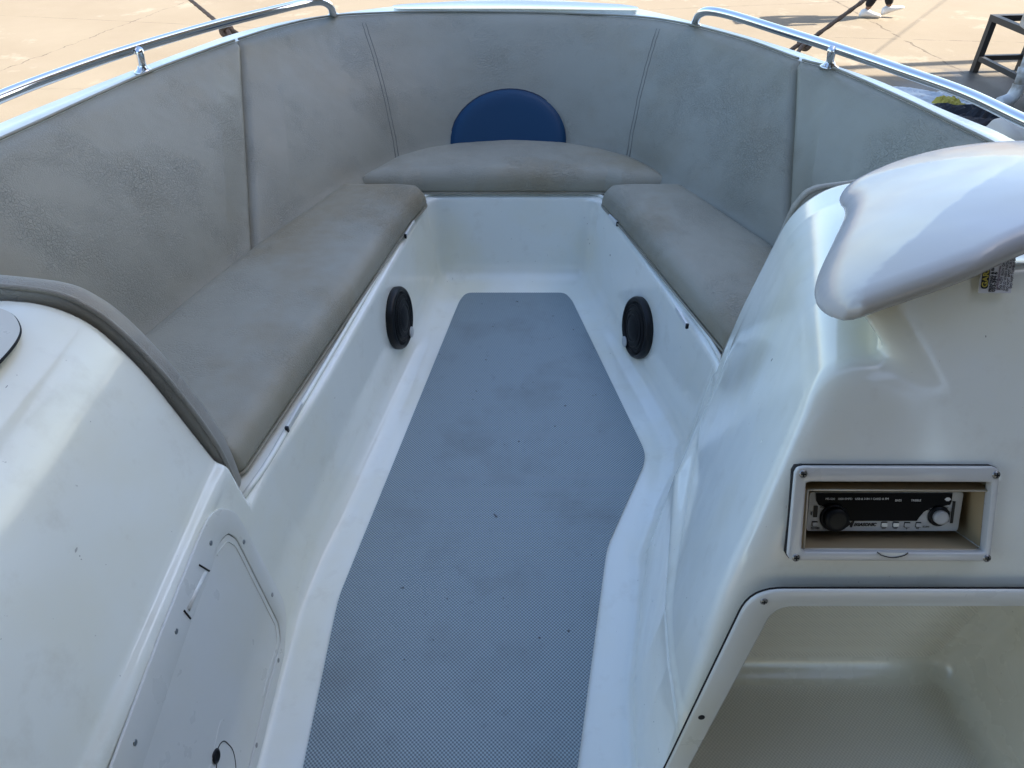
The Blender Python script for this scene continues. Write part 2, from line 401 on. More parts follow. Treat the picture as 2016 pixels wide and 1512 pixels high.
MB().lathe([(.26, 0), (.285, .015), (.285, .26), (.295, .27), (.295, .30), (.282, .31), (.282, .58), (.295, .59), (.295, .62), (.27, .64), (.10, .65)], dc, (0, 0, 1)).build('drum_body', M['pvc'], dr)
MB().lathe([(.04, 0), (.045, .005), (.045, .03), (.03, .035)], dc + e1 * .12 + U * .648, (0, 0, 1), 16).build('cap', M['black'], dr)
pb = P(1992, 203, GZ + .06); pb.z = GZ + .10
pp = thing('drain_pipe', 'white PVC drain pipe with elbow at its foot, right of the rail', 'pipe', pb)
MB().tube([pb + Vector((0, 0, .08)), pb + Vector((.02, .06, .55)), pb + Vector((.03, .10, 1.3))], .05, 16).build('pipe', M['pvc'], pp)
MB().tube(spline([pb + Vector((-.13, -.02, -.035)), pb + Vector((-.03, 0, 0)), pb + Vector((0, 0, .08)), pb + Vector((.002, .006, .13))], 6), .058, 16).build('elbow', M['pvc'], pp)
MB().tube([pb + Vector((.006, .018, .22)), pb + Vector((.009, .026, .27))], .060, 16).build('collar', M['pvc'], pp)

def crumple(name, m, cx, cy, sx, sy, h, seed, parent=None, n=26):
    r = np.random.default_rng(seed); vs = []; fs = []
    ph = r.uniform(0, 6, 8); fr = r.uniform(2, 9, (8, 2))
    for i in range(n):
        for j in range(n):
            u, v = i / (n - 1) * 2 - 1, j / (n - 1) * 2 - 1
            e = 1 + .16 * math.sin(3 * math.atan2(v, u) + seed) + .1 * math.sin(7 * math.atan2(v, u))
            z = sum(abs(math.sin(fr[k, 0] * u + fr[k, 1] * v + ph[k])) for k in range(8)) / 8
            edge = max(0, 1 - max(abs(u), abs(v)) ** 4)
            vs.append((cx + u * sx * e, cy + v * sy * e, GZ + .006 + h * z * edge + r.uniform(0, .006)))
    for i in range(n - 1):
        for j in range(n - 1): a = i * n + j; fs.append((a, a + n, a + n + 1, a + 1))
    return mk(name, vs, fs, m, parent, smooth=False)
q = P(1868, 207, GZ)
tag(crumple('plastic_sheet', M['sheet'], q.x - .05, q.y, .42, .42, .07, 1), 'crumpled pale plastic sheet lying in the shade behind the right rail', 'plastic sheet')
q = P(1880, 215, GZ)
tag(crumple('yellow_rag', M['leafyellow'], q.x - .08, q.y, .13, .16, .13, 5, n=14), 'mustard yellow rag bunched on the pale plastic sheet', 'rag')
q = P(1915, 243, GZ)
tag(crumple('dark_rag', M['darkrag'], q.x, q.y, .42, .30, .16, 8, n=18), 'heap of dark rags beside the pale plastic sheet', 'rag')
q = P(1992, 262, GZ + .3)
sk = thing('paper_sack', 'pale crumpled sack just beyond the right gunwale', 'sack', (q.x, q.y, GZ))
def sackf(x, y, z):
    X, Y, Zz = (x - q.x - .1) / .34, (y - q.y) / .24, (z - GZ - .2) / .22
    r = np.sqrt(X * X + Y * Y + Zz * Zz + 1e-9) - 1
    return (r + .07 * np.abs(np.sin(5 * X + 3 * Zz)) * np.cos(4 * Y) + .05 * np.sin(9 * Zz + 4 * X)) * .22
net_obj('sack_body', sackf, (q.x - .4, q.y - .4, GZ), (q.x + .6, q.y + .4, GZ + .6), .02, M['sack'], sk)

# walking person (legs in view)
fp = P(1702, 35, GZ)
def person(at):
    t = thing('person', 'person walking in black trousers and white trainers', 'person', at)
    X = lambda *a: Vector(at) + Vector(a)
    def skinmesh(name, verts, edges, radii, m, parent, root=0):
        me = bpy.data.meshes.new(name); me.from_pydata([tuple(v) for v in verts], edges, []); o = bpy.data.objects.new(name, me); C.objects.link(o)
        o.parent = parent; o.location = -parent.location if parent.parent is None else (0, 0, 0)
        s = o.modifiers.new('skin', 'SKIN'); sv = me.skin_vertices[0].data
        for i, r in enumerate(radii): sv[i].radius = (r, r) if not isinstance(r, tuple) else r
        sv[root].use_root = True; ss = o.modifiers.new('sub', 'SUBSURF'); ss.levels = ss.render_levels = 2
        me.materials.append(m); return o
    la, ra = X(.0, 0, .09), X(.31, .05, .10)
    hip = X(.14, .02, .92)
    body = skinmesh('body', [hip, X(.14, .02, 1.12), X(.15, .02, 1.36), X(.15, .02, 1.46), X(.16, .02, 1.53), X(.17, .02, 1.64), X(.17, .02, 1.72),
                             X(.15, -.19, 1.38), X(.03, -.22, 1.14), X(.12, -.22, .92), X(.16, -.22, .84), X(.15, .23, 1.38), X(.22, .26, 1.13), X(.36, .25, .98), X(.42, .25, .93),
                             X(.12, -.09, .88), X(.14, .13, .88), X(.10, -.07, .50), X(.20, .11, .50), la, ra],
                    [(0, 1), (1, 2), (2, 3), (3, 4), (4, 5), (5, 6), (2, 7), (7, 8), (8, 9), (9, 10), (2, 11), (11, 12), (12, 13), (13, 14), (0, 15), (15, 17), (17, 19), (0, 16), (16, 18), (18, 20)],
                    [.12, .12, .13, .06, .055, .09, .06, .055, .045, .032, .03, .055, .045, .032, .03, .09, .09, .06, .06, .035, .035], M['skin'], t)
    skinmesh('trousers', [hip, X(.12, -.09, .86), X(.10, -.07, .50), la + Vector((-.005, 0, .03)), X(.14, .13, .86), X(.20, .11, .50), ra + Vector((-.005, 0, .03)), X(.14, .02, 1.02)],
             [(0, 1), (1, 2), (2, 3), (0, 4), (4, 5), (5, 6), (0, 7)], [.14, .105, .078, .056, .105, .078, .056, .13], M['cloth_black'], t)
    skinmesh('shirt', [X(.14, .02, .98), X(.14, .02, 1.15), X(.15, .02, 1.36), X(.15, .02, 1.44), X(.15, -.19, 1.38), X(.04, -.22, 1.16), X(.15, .23, 1.38), X(.21, .26, 1.15)],
             [(0, 1), (1, 2), (2, 3), (2, 4), (4, 5), (2, 6), (6, 7)], [.14, .135, .145, .08, .07, .058, .07, .058], M['shirt'], t)
    skinmesh('hair', [X(.155, .02, 1.66), X(.165, .02, 1.74), X(.12, .02, 1.68)], [(0, 1), (0, 2)], [.095, .06, .04], M['cloth_black'], t)
    for a, tilt in ((la, 0.0), (ra, .35)):
        d = Vector((math.cos(tilt), -.12, math.sin(tilt))).normalized(); h = Vector((a.x, a.y, GZ + .012 + (.03 if tilt else 0)))
        side = Vector((0, 0, 1)).cross(d).normalized(); up = d.cross(side)
        rings = []; n = 14
        for s_, hw, ht in ((-.075, .022, .05), (-.06, .036, .085), (-.02, .040, .10), (.03, .041, .092), (.08, .045, .066), (.14, .046, .05), (.18, .036, .038), (.20, .015, .02)):
            c = h + d * s_
            rings.append([c + side * hw * math.cos(2 * math.pi * j / n) + up * (ht * (.5 + .5 * math.sin(2 * math.pi * j / n))) for j in range(n)])
        b = MB(); vs = [p for r_ in rings for p in r_]; m_ = len(rings)
        b.add(vs, [(i * n + j, i * n + (j + 1) % n, (i + 1) * n + (j + 1) % n, (i + 1) * n + j) for i in range(m_ - 1) for j in range(n)] + [tuple(range(n))[::-1], tuple((m_ - 1) * n + j for j in range(n))])
        b.build('shoe', M['shoe'], t)
person(Vector((fp.x, fp.y, GZ)))

# ================================================================== THE BOAT
boat = thing('motorboat', 'white open bow motorboat with grey seating, both consoles and rails', 'boat', (0, 1, GZ))
RK = .10                                                    # outward rake of the footwell walls
CAV = [(-.4405, .1), (.20, .1), (.212, .60), (.222, .70), (.288, 1.0), (.408, 1.235), (.436, 1.345), (.423, 1.42), (.248, 2.185), (-.240, 2.185), (-.372, 1.356), (-.404, 1.16), (-.428, 1.0), (-.4385, .86), (-.440, .72)]
CAVI = offset_poly(CAV, -.035)
def RKf(x, y): t = np.clip((1.28 - y) / .34, 0, 1) * np.clip(-x / .2, 0, 1); return RK + .06 * t * t * (3 - 2 * t)
def d2(x, y): return poly_sdf(CAVI, x, y) - .035
IN = lambda y, z: -.03 + .31 * y + .23 * z                  # inboard face of the helm console
n27 = (0, math.cos(R(27)), -math.sin(R(27))); K27 = .238
n10 = (0, math.cos(R(10)), -math.sin(R(10))); K10 = .440
DC = Pp(1762, 1012, n27, K27)                               # centre of the radio opening
EU = Vector((0, math.sin(R(27)), math.cos(R(27)))); EX = Vector((1, 0, 0)); EN = Vector((0, -math.cos(R(27)), math.sin(R(27))))
def DL(px, py, c=0.):                                       # point of a plane c metres proud of the dash
    n = Vector(n27); return Pp(px, py, n27, K27 - c)
def cubby(x, y, z):
    c = smax((IN(y, z) + .046 - x) / 1.07, z - .522, .05)
    c = smax(c, .05 - z, .07); c = smax(c, y - (.735 - .10 * z), .07); c = smax(c, x - .80, .05)
    return smax(c, .03 - (d2(x, y) - RK * z), .02)
def liner(x, y, z):
    wall = -(d2(x, y) - RKf(x, y) * z)
    s = smax(z - .28, -smax(-wall, -z, .022 + .038 * np.clip((y - .88) / .25, 0, 1)), .016)
    # port console
    b1 = smax(wall, z - .385, .014)
    b2 = smax((x + .512) * .957 + (z - .385) * .292, (x + .598) * .70 + (z - .667) * .714, .06)
    b2 = smax(smax(b2, z - .722, .06), .374 - z, 0)
    pl = smax(smin(b1, b2, .018), y - .913, .012); pl = smax(pl, x + .30, 0)
    # starboard console
    c1 = smax(smax(wall, z - .286, .02), y - 1.315, .03); c1 = smax(c1, .1 - x, 0)
    f = (IN(y, z) - x) / 1.072
    dash = smax(K27 - (y * n27[1] + z * n27[2]), K10 - (y * n10[1] + z * n10[2]), .03)
    top = (z - (.783 - .068 * (y - .66)))
    c2 = smax(smax(smax(f, top, .05 + .06 * np.clip((y - .85) / .35, 0, 1)), .276 - z, 0), wall, .012)
    f2 = np.maximum((.430 + .35 * (y - .66) - 1.05 * (z - .784) - x) / 1.5, f)
    c3 = smax(smax(f2, z - (.905 - .62 * (y - .70)), .04), y - 1.10 + .3 * (z - .75), .10)
    pr = smin(c2, c3, .022); pr = smax(pr, dash, .034); pr = smax(pr, y - 1.30, .03); pr = smax(pr, .05 - x, 0)
    pr = smax(smin(pr, c1, .016), dash, .02)
    s = smin(smax(s, np.where(x > .1, dash, -1.), .02), z, 0)
    s = smin(smin(s, pl, 0), pr, .004)
    s = smax(s, -cubby(x, y, z), .012)
    a = x - DC.x; u = (y - DC.y) * EU.y + (z - DC.z) * EU.z; v = (y - DC.y) * EN.y + (z - DC.z) * EN.z
    box = np.maximum(np.maximum(np.abs(a - .001) - .1165, np.abs(u) - .0475), np.abs(v + .03) - .10)
    return np.maximum(s, -box)
Pv, Fv, Gv = net(liner, (-.95, .26, -.02), (.95, 2.30, .95), .0068)
cen = Pv[Fv].mean(1); cx, cy, cz = cen.T
isR = ((cx > .15) & (cz > .306) & (cy < 1.318)) | ((cx > IN(cy, cz) + .02) & (cy < .80) & (cz > .02))
incub = isR & (np.abs(cubby(cx, cy, cz)) < .004) & ((cy * n10[1] + cz * n10[2]) > K10 + .02)
isL = (cx < -.35) & (cy < .914) & (cz > .03)
def sub(name, mask, m, parent):
    F = Fv[mask]; u, inv = np.unique(F, return_inverse=True); F = inv.reshape(F.shape)
    return mk(name, Pv[u].tolist(), F.tolist(), m, parent, normals=Gv[u].tolist())
sub('cockpit_liner', ~(isR | isL | incub), M['gel'], boat)
con_l = sub('console', isL, M['gel'], boat); tag(con_l, 'port console with sloping side and locker')
con_r = sub('console', isR & ~incub, M['gel'], boat); tag(con_r, 'starboard helm console with raked dash')
fn_ = Gv[Fv].mean(1); fn_ /= np.linalg.norm(fn_, axis=1)[:, None] + 1e-9
flat = incub & ((np.abs(fn_[:, 2]) > .965) | ((fn_[:, 1] < -.965)))
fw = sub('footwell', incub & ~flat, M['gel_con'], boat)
sub('textured_panel', flat, M['nonskid'], fw)

# raised bead round the footwell rim
rim = [p for p in CAV if p[1] > .8]; ro_ = offset_poly(CAV, .046)
loop = [Vector((*ro_[i], .2845)) for i in (6, 7, 8, 9, 10, 11, 12, 13)]; loop[0] = Vector((loop[0].x - .004, 1.33, .2845)); loop[-1] = Vector((-.4965, .918, .2845))
full = [loop[0]]
for i in range(1, len(loop) - 1):
    p = loop[i]; a = (loop[i - 1] - p); b_ = (loop[i + 1] - p); q_ = min(.05, a.length * .45, b_.length * .45)
    A_, B_ = p + a.normalized() * q_, p + b_.normalized() * q_
    full += [A_ * (1 - t) ** 2 + p * 2 * t * (1 - t) + B_ * t * t for t in (0, .2, .4, .6, .8, 1)]
full.append(loop[-1])
MB().tube(full, .0055, 10).build('rim_bead', M['gel'], boat)
# little cushion retaining clips on the rim
for (ax_, ay_), (bx_, by_) in (((572, 845), (600, 795)), ((803, 465), (820, 437)), ((1195, 425), (1211, 441)), ((1326, 607), (1347, 642))):
    a = P(ax_, ay_, .291); b_ = P(bx_, by_, .291); d = (b_ - a).normalized(); s_ = Vector((-d.y, d.x, 0)); sh_ = Vector((-.007 if ax_ < 1008 else .007, 0, 0)); a += sh_; b_ += sh_
    cl = MB().box((a + b_) / 2, ((b_ - a).length / 2, .0030, .006), (d, s_, U)).build('retaining_clip', M['plastic'], boat, smooth=False, bevel=.001)
    e = a if ay_ > by_ else b_
    MB().box(e, (.0025, .0033, .0064), (d, s_, U)).build('clip_end', M['black'], cl, smooth=False)

# --- canvas top over the helm, behind the camera, and the aft bench: both out of the picture, added to shade and tint the dash
bt = thing('canvas_top', 'beige canvas sun top on steel bows over the helm', 'canopy', (0, -.5, .7))
vs = []; fs = []
for i in range(21):
    for j in range(9):
        u = i / 20 * 2 - 1; y = -1.9 + 2.25 * j / 8; vs.append((u * 1.02, y, 2.05 - .14 * u * u - .02 * math.cos(j * math.pi / 2)))
for i in range(20):
    for j in range(8): a = i * 9 + j; fs.append((a, a + 9, a + 10, a + 1))
cv = mk('canvas', vs, fs, mat('beige_canvas', (.20, .16, .115), .9), bt); so = cv.modifiers.new('solid', 'SOLIDIFY'); so.thickness = .004
for y in (-1.85, -.85, .32):
    MB().tube(spline([(-1.05, -.9 + (y + .9) * .3, .74), (-1.03, y, 1.80), (-.8, y, 1.93), (0, y, 2.02), (.8, y, 1.93), (1.03, y, 1.80), (1.05, -.9 + (y + .9) * .3, .74)], 6), .011, 10).build('bow_tube', M['chrome'], bt)
vs = []; fs = []  # canvas screen added round the stern to darken the sky behind the dash
for i in range(31):
    for j in range(7):
        t = i / 30; a = [(-1.02, -.35), (-1.02, -1.9), (1.02, -1.9), (1.02, -.35)]; L_ = t * 3; k_ = min(int(L_), 2); f_ = L_ - k_
        vs.append((a[k_][0] + (a[k_ + 1][0] - a[k_][0]) * f_, a[k_][1] + (a[k_ + 1][1] - a[k_][1]) * f_ + .012 * math.sin(i * 2.1), .76 + 1.16 * j / 6))
for i in range(30):
    for j in range(6): a = i * 7 + j; fs.append((a, a + 7, a + 8, a + 1))
cu = mk('curtain', vs, fs, bpy.data.materials['beige_canvas'], bt); so = cu.modifiers.new('solid', 'SOLIDIFY'); so.thickness = .003
ab = thing('aft_bench', 'cream vinyl bench across the stern behind the camera', 'bench', (0, -1.5, 0))
MB().box((0, -1.45, .22), (.85, .25, .22)).build('bench_seat', mat('cream_vinyl', (.62, .55, .42), .5), ab, bevel=.04, seg=3)
MB().box((0, -1.76, .52), (.85, .07, .30)).build('bench_back', bpy.data.materials['cream_vinyl'], ab, bevel=.03, seg=3)

# --- seat back curves (front surface), traced at seat level and at the coaming
def crv(pts, n): return resample(spline(pts, 10), n)
B = [P(-420, 1000, .36) , P(20, 830, .36), P(150, 742, .36), P(290, 635, .36), P(400, 546, .36), P(500, 467, .36), P(600, 402, .36), P(700, 343, .36), P(780, 303, .36), P(890, 276, .36), P(1003, 268, .36),
     P(1115, 274, .36), P(1235, 300, .36), P(1332, 357, .36), P(1430, 408, .36), P(1520, 466, .36), P(1620, 550, .36), P(1740, 650, .36), P(1870, 750, .36), P(2050, 890, .36)]
T = [P(-500, 530, .745), P(-200, 380, .745), P(0, 287, .742), P(100, 241, .738), P(200, 194, .735), P(300, 149, .73), P(400, 110, .725), P(475, 83, .72), P(560, 56, .71), P(650, 37, .703), P(760, 30, .695), P(880, 28, .69), P(1010, 29, .69),
     P(1130, 32, .69), P(1290, 42, .70), P(1438, 76, .712), P(1563, 121, .72), P(1633, 141, .727), P(1758, 197, .735), P(1858, 247, .74), P(1958, 298, .745), P(2200, 430, .745), P(2450, 560, .745)]
def nearest(c, p): return min(range(len(c)), key=lambda i: (c[i] - p).length)
NB = 400; Bc = crv(B, NB); Tc = crv(T, NB)
tL, bL = nearest(Tc, P(482, 82, .72)), nearest(Bc, P(502, 466, .36))
tR, bR = nearest(Tc, P(1565, 121, .72)), nearest(Bc, P(1548, 486, .36))
def seg(c, i, j, n): return resample(c[i:j + 1], n)
def out_n(c, i): t = c[min(i + 1, len(c) - 1)] - c[max(i - 1, 0)]; return Vector((-t.y, t.x, 0)).normalized()   # curves run port to starboard: this points outboard
def backrest(tb, bb, th, label, nu, nv=44, taper=.026):
    root = thing('backrest_cushion', label, 'backrest', (bb[len(bb) // 2] - Vector((0, 0, .06))), 'backrest cushions round the bow seating')
    nu = len(tb); front = []; back = []
    L = [0]
    for a, b in zip(tb, tb[1:]): L.append(L[-1] + (b - a).length)
    for i in range(nu):
        nt_, nb_ = out_n(tb, i), out_n(bb, i)
        for j in range(nv):
            v = -.20 + 1.20 * j / (nv - 1)
            p = bb[i].lerp(tb[i], v); nn = nb_.lerp(nt_, max(v, 0)).normalized()
            H = (tb[i] - bb[i]).length
            sl = (tb[i] - bb[i]).normalized(); tang = Vector((nn.y, -nn.x, 0)); fn = tang.cross(sl).normalized()     # inboard normal
            if fn.dot(nn) > 0: fn = -fn
            de = min(L[i], L[-1] - L[i]); dt = (1 - v) * H; dbm = (v + .2) * H
            h = 1.0
            for d_, r_ in ((de, taper), (dt, .036), (dbm, .04)):
                q_ = max(0, min(d_ / r_, 1)); h = min(h, math.sqrt(max(0, 1 - (1 - q_) ** 2))) if d_ < r_ else h
            for s_ in stitches:
                ds = abs(L[i] - s_[0] * L[-1] - (v - .5) * s_[1]); h -= .16 * math.exp(-(ds / .012) ** 2)
            bul = .026 * math.sin(math.pi * max(0, min(v, 1))) * min(1, de / .15)
            tv = th * (1 - .66 * max(v, 0) ** 1.5); front.append(p + nn * tv * (1 - h) + fn * bul * h); back.append(p + nn * (tv + .003))
    n = nu * nv; fs = []
    for i in range(nu - 1):
        for j in range(nv - 1):
            a = i * nv + j; fs.append((a, a + 1, a + nv + 1, a + nv)); fs.append((n + a, n + a + nv, n + a + nv + 1, n + a + 1))
    bd = [i * nv for i in range(nu)] + [(nu - 1) * nv + j for j in range(1, nv)] + [i * nv + nv - 1 for i in range(nu - 2, -1, -1)] + [j for j in range(nv - 2, 0, -1)]
    for a, b in zip(bd, bd[1:] + bd[:1]): fs.append((a, b, n + b, n + a))
    o = mk('upholstery', front + back, fs, M['vinyl'], root)
    # piping along the top edge
    MB().tube([back[i * nv + nv - 1] + Vector((0, 0, .004)) for i in range(1, nu - 1)], .0035, 6).build('piping', M['vinyl'], root)
    return root, front, nu, nv
stitches = []
bkL, *_ = backrest(seg(Tc, 0, tL, 150), seg(Bc, 0, bL, 150), .05, 'grey vinyl backrest left of the left vertical seam, creased and beside the left rail post', 150)
tb, bb = seg(Tc, tL, tR, 260), seg(Bc, bL, bR, 260)
bkM, fr, nu, nv = backrest(tb, bb, .05, 'long curved grey vinyl backrest across the bow with the blue half round pad', 260)
bkR, *_ = backrest(seg(Tc, tR, NB - 1, 150), seg(Bc, bR, NB - 1, 150), .05, 'plain grey vinyl backrest behind the helm console, right of the right seam', 150)
# double stitched seams in the long backrest
FR = [Vector(p) for p in fr]
def to_px(p):
    d = Vector(p) - EYE; s, c = math.sin(PITCH), math.cos(PITCH); dep = d.y * c - d.z * s; return CW / 2 + FPX * d.x / dep, CH / 2 - FPX * (d.y * s + d.z * c) / dep
def seam_at(j, xt, xb):
    vv = j / (nv - 1); best = None
    for i in range(nu):
        x, y = to_px(FR[i * nv + j]); w_ = (y - 35) / 250.; xx = xt + (xb - xt) * (w_ * 1.35 - .35 * w_ * w_)
        if best is None or abs(x - xx) < best[0]: best = (abs(x - xx), i)
    return best[1]
for xt, xb in ((713, 778), (1303, 1240)):
    for off in (-.006, .006):
        pts = []
        for j in range(4, nv - 1):
            i = seam_at(j, xt, xb); i = max(1, min(nu - 2, i)); p = FR[i * nv + j]; t = (FR[(i + 1) * nv + j] - FR[(i - 1) * nv + j]).normalized()
            pts.append(p + t * off)
        sm = [sum(pts[max(0, i - 2):i + 3], Vector()) / len(pts[max(0, i - 2):i + 3]) for i in range(len(pts))]
        MB().tube(sm, .0014, 6).build('stitched_seam', M['thread'], bkM)
# blue half round pad
pc = None
cands = [(abs(to_px(p)[0] - 1001) + abs(to_px(p)[1] - 285), k_) for k_, p in enumerate(FR)]
k0 = min(cands)[1]; pc = FR[k0]; ui, vi = k0 // nv, k0 % nv
tx = (FR[(ui + 8) * nv + vi] - FR[(ui - 8) * nv + vi]).normalized(); ty = (FR[ui * nv + vi + 6] - FR[ui * nv + vi]).normalized(); fn = tx.cross(ty).normalized()
if fn.y > 0: fn = -fn
vs = []; nr_, na = 12, 48
for i in range(nr_ + 1):
    for j in range(na):
        r_ = i / nr_; a_ = 2 * math.pi * j / na
        u_, v_ =   .208 * r_ * math.cos(a_), .185 * r_ * math.sin(a_)
        curve = .30 * u_ * u_
        hgt = .005 + .030 * math.sqrt(max(0, 1 - max(0, (r_ - .72) / .28) ** 2)) if i < nr_ else -.012
        vs.append(pc + tx * u_ + ty * v_ + fn * (hgt + curve * 1.6))
mk('blue_pad', vs, [(i * na + j, i * na + (j + 1) % na, (i + 1) * na + (j + 1) % na, (i + 1) * na + j) for i in range(nr_) for j in range(na)], M['blue'], bkM)

ring = [vs[nr_ * na + j] * 1 for j in range(na)]; ring = [vs[(nr_ - 1) * na + j].lerp(vs[nr_ * na + j], .62) for j in range(na)]
MB().tube(ring + ring[:1], .0032, 8, caps=False).build('pad_welt', mat('navy_welt', (.002, .012, .04), .5), bkM)

# --- seat cushions
def seat(name, poly, label, top, r=.055, crown=.014, cell=.0085, m='seatvinyl', bot=.286, side=None):
    pol = [(p[0], p[1]) for p in poly]
    area = sum(pol[i - 1][0] * pol[i][1] - pol[i][0] * pol[i - 1][1] for i in range(len(pol)))
    if area < 0: pol = pol[::-1]
    pin = offset_poly(pol, -.02)
    def f(x, y, z):
        d = poly_sdf(pin, x, y) - .02
        t = top + crown * (1 - np.exp(np.minimum(d, 0) / .07)) + .0025 * np.sin(9 * x + 5 * y) * np.cos(7 * y - 4 * x)
        return smax(smax(d, z - t, r), bot - z, .02)
    xs = [p[0] for p in pol]; ys = [p[1] for p in pol]
    root = thing(name, label, 'seat cushion', (sum(xs) / len(xs), sum(ys) / len(ys), bot), 'seat cushions in the bow')
    net_obj('upholstery', f, (min(xs) - .03, min(ys) - .03, bot - .02), (max(xs) + .03, max(ys) + .03, top + .04), cell, M[m], root)
    # welt round the bottom edge
    lp = offset_poly(pol, .0005); MB().tube([Vector((*p, bot + .006)) for p in rounded([Vector((*p, 0)) for p in lp], .02)] and [Vector((p.x, p.y, bot + .006)) for p in rounded([Vector((*p, 0)) for p in lp], .02)], .0032, 6).build('piping', M[m], root)
    return root
def ins(p, k): return (p[0] * 1, p[1])
Lin = [(-.498, .972), (-.290, 2.10)]
outL = [Vector((-.535, 2.180, .36)), P(600, 404, .36), P(500, 469, .36), P(400, 548, .36), P(290, 637, .36), P(150, 744, .36), P(60, 810, .36)]
def push(p, d=.03): n = Vector((p.x, p.y - .6, 0)).normalized(); return (p.x + n.x * d, p.y + n.y * d)
polyL = [(-.508, .972), (-.300, 2.0), (-.262, 2.125), (-.285, 2.172), (-.36, 2.182), (-.45, 2.176)] + [push(p, .0 if i == 0 else .012) for i, p in enumerate(outL)] + [(-.86, .972)]
seat('seat_cushion', polyL, 'long grey vinyl seat cushion along the left side, creased and stained yellow', .352)
outR = [Vector((.535, 2.174, .36)), P(1430, 410, .36), P(1520, 468, .36), P(1620, 552, .36), P(1700, 620, .36)]
polyR = [(.488, 1.355), (.318, 1.99), (.276, 2.125), (.298, 2.166), (.37, 2.174)] + [push(p, .0 if i == 0 else .012) for i, p in enumerate(outR)] + [(.80, 1.355)]
seat('seat_cushion', polyR, 'shorter grey vinyl seat cushion on the right in front of the helm console', .352)
bo = [P(694, 356, .36), P(720, 335, .36), P(775, 305, .36), P(835, 287, .36), P(900, 276, .36), P(1003, 270, .36), P(1110, 275, .36), P(1180, 286, .36), P(1245, 303, .36), P(1300, 331, .36), P(1328, 356, .36)]
polyM = [(-.285, 2.214), (.296, 2.214), (.34, 2.190), (.50, 2.188)] + [push(p, .016) for p in bo[-2:0:-1]] + [(-.50, 2.194), (-.34, 2.194)]
seat('seat_cushion', polyM, 'crescent shaped grey vinyl seat cushion in the bow under the blue pad', .358, crown=.010)

# --- pads screwed on the forward face of each console
def pad(prof, y0_, th, label, r=.03, wel=True):
    pol = [(x, z) for x, z in prof]
    area = sum(pol[i - 1][0] * pol[i][1] - pol[i][0] * pol[i - 1][1] for i in range(len(pol)))
    if area < 0: pol = pol[::-1]
    pin = offset_poly(pol, -.03)
    f = lambda x, y, z: smax(smax(poly_sdf(pin, x, z) - .03, y - (y0_ + th), r), y0_ - y, .012)
    xs = [p[0] for p in pol]; zs = [p[1] for p in pol]
    root = thing('bulkhead_pad', label, 'pad', (sum(xs) / len(xs), y0_ + th / 2, min(zs)), 'vinyl pads on the console fronts')
    net_obj('upholstery', f, (min(xs) - .03, y0_ - .02, min(zs) - .03), (max(xs) + .03, y0_ + th + .02, max(zs) + .03), .007, M['pad'], root)
    lp = [Vector((p[0], y0_ + .004, p[1])) for p in offset_poly(pol, .001)]
    ed = rounded(lp, .03, 2); MB().tube(ed + ed[:1], .0042, 8, caps=False).build('piping', M['pad'], root)
pl = spline([Py(478, 957, .945), Py(436, 860, .945), Py(345, 735, .945), Py(255, 640, .945), Py(190, 590, .945), Py(120, 560, .945), Py(0, 545, .945)], 5)
pad([(-.50, .292)] + [(p.x, p.z) for p in pl[1:]] + [(-.93, .752), (-.93, .292)], .917, .052, 'grey vinyl pad edging the front of the left console, scuffed along its top')
pr_ = [Py(1421, 690, 1.335), Py(1470, 585, 1.335), Py(1530, 462, 1.335), Py(1557, 400, 1.335), Py(1583, 368, 1.335), Py(1610, 357, 1.335), Py(1660, 351, 1.335)]
pad([(.462, .292)] + [(p.x - .004, p.z) for p in pr_[1:]] + [(.93, .775), (.93, .292)], 1.303, .032, 'thin stained vinyl pad edging the front of the helm console', r=.02)

# --- gunwale and hull
def cat(pts): return crv(pts, 300)
GO = cat([P(-500, 470, .735), P(-200, 333, .735), P(0, 246, .735), P(145, 187, .732), P(270, 138, .727), P(380, 97, .72), P(470, 66, .714), P(570, 43, .706), P(670, 28, .698), P(770, 15, .690), P(880, 5, .684), P(1010, 0, .682),
          P(1130, 4, .684), P(1250, 18, .690), P(1373, 47, .703), P(1480, 76, .712), P(1573, 105, .718), P(1648, 133, .724), P(1733, 163, .73), P(1858, 219, .735), P(1958, 260, .735), P(2013, 287, .735), P(2250, 390, .735), P(2500, 510, .735)])
GI = crv([p + Vector((0, 0, -.012)) for p in T], 300)
gi = []
for p in GO:                                                 # inner edge opposite each outer point, tucked under the backrest
    q_ = min(GI, key=lambda s: (s - p).length); n_ = (q_ - p); n_.z = 0
    gi.append(Vector((q_.x, q_.y, q_.z)) - (n_.normalized() * min(.010, n_.length * .6) if n_.length > 1e-4 else Vector()))
n_ = len(GO); vs = []
prof = []
for i, p in enumerate(GO):
    o_ = out_n(GO, i); a = gi[i]; mid = a.lerp(p, .5) + Vector((0, 0, .002))
    row = [a - Vector((0, 0, .05)), a + Vector((0, 0, .0)), mid, p + Vector((0, 0, .003)), p + o_ * .006 + Vector((0, 0, -.002)), p + o_ * .011 + Vector((0, 0, -.010)), p + o_ * .012 + Vector((0, 0, -.035)), p + o_ * .004 + Vector((0, 0, -.045))]
    prof.append(row); vs += row
w_ = len(prof[0]); mk('gunwale', vs, [(i * w_ + j, i * w_ + j + 1, (i + 1) * w_ + j + 1, (i + 1) * w_ + j) for i in range(n_ - 1) for j in range(w_ - 1)], M['gel'], boat)
vs = []
for i, p in enumerate(GO):
    o_ = out_n(GO, i); top_ = p + o_ * .004 + Vector((0, 0, -.044))
    ch_ = Vector((p.x * .86, .3 + (p.y - .3) * .93, -.35)); ke = Vector((p.x * .12, .2 + (p.y - .2) * .72, GZ + .01))
    vs += [top_, top_.lerp(ch_, .5) + o_ * .02, ch_, ch_.lerp(ke, .5) - Vector((0, 0, .04)), ke]
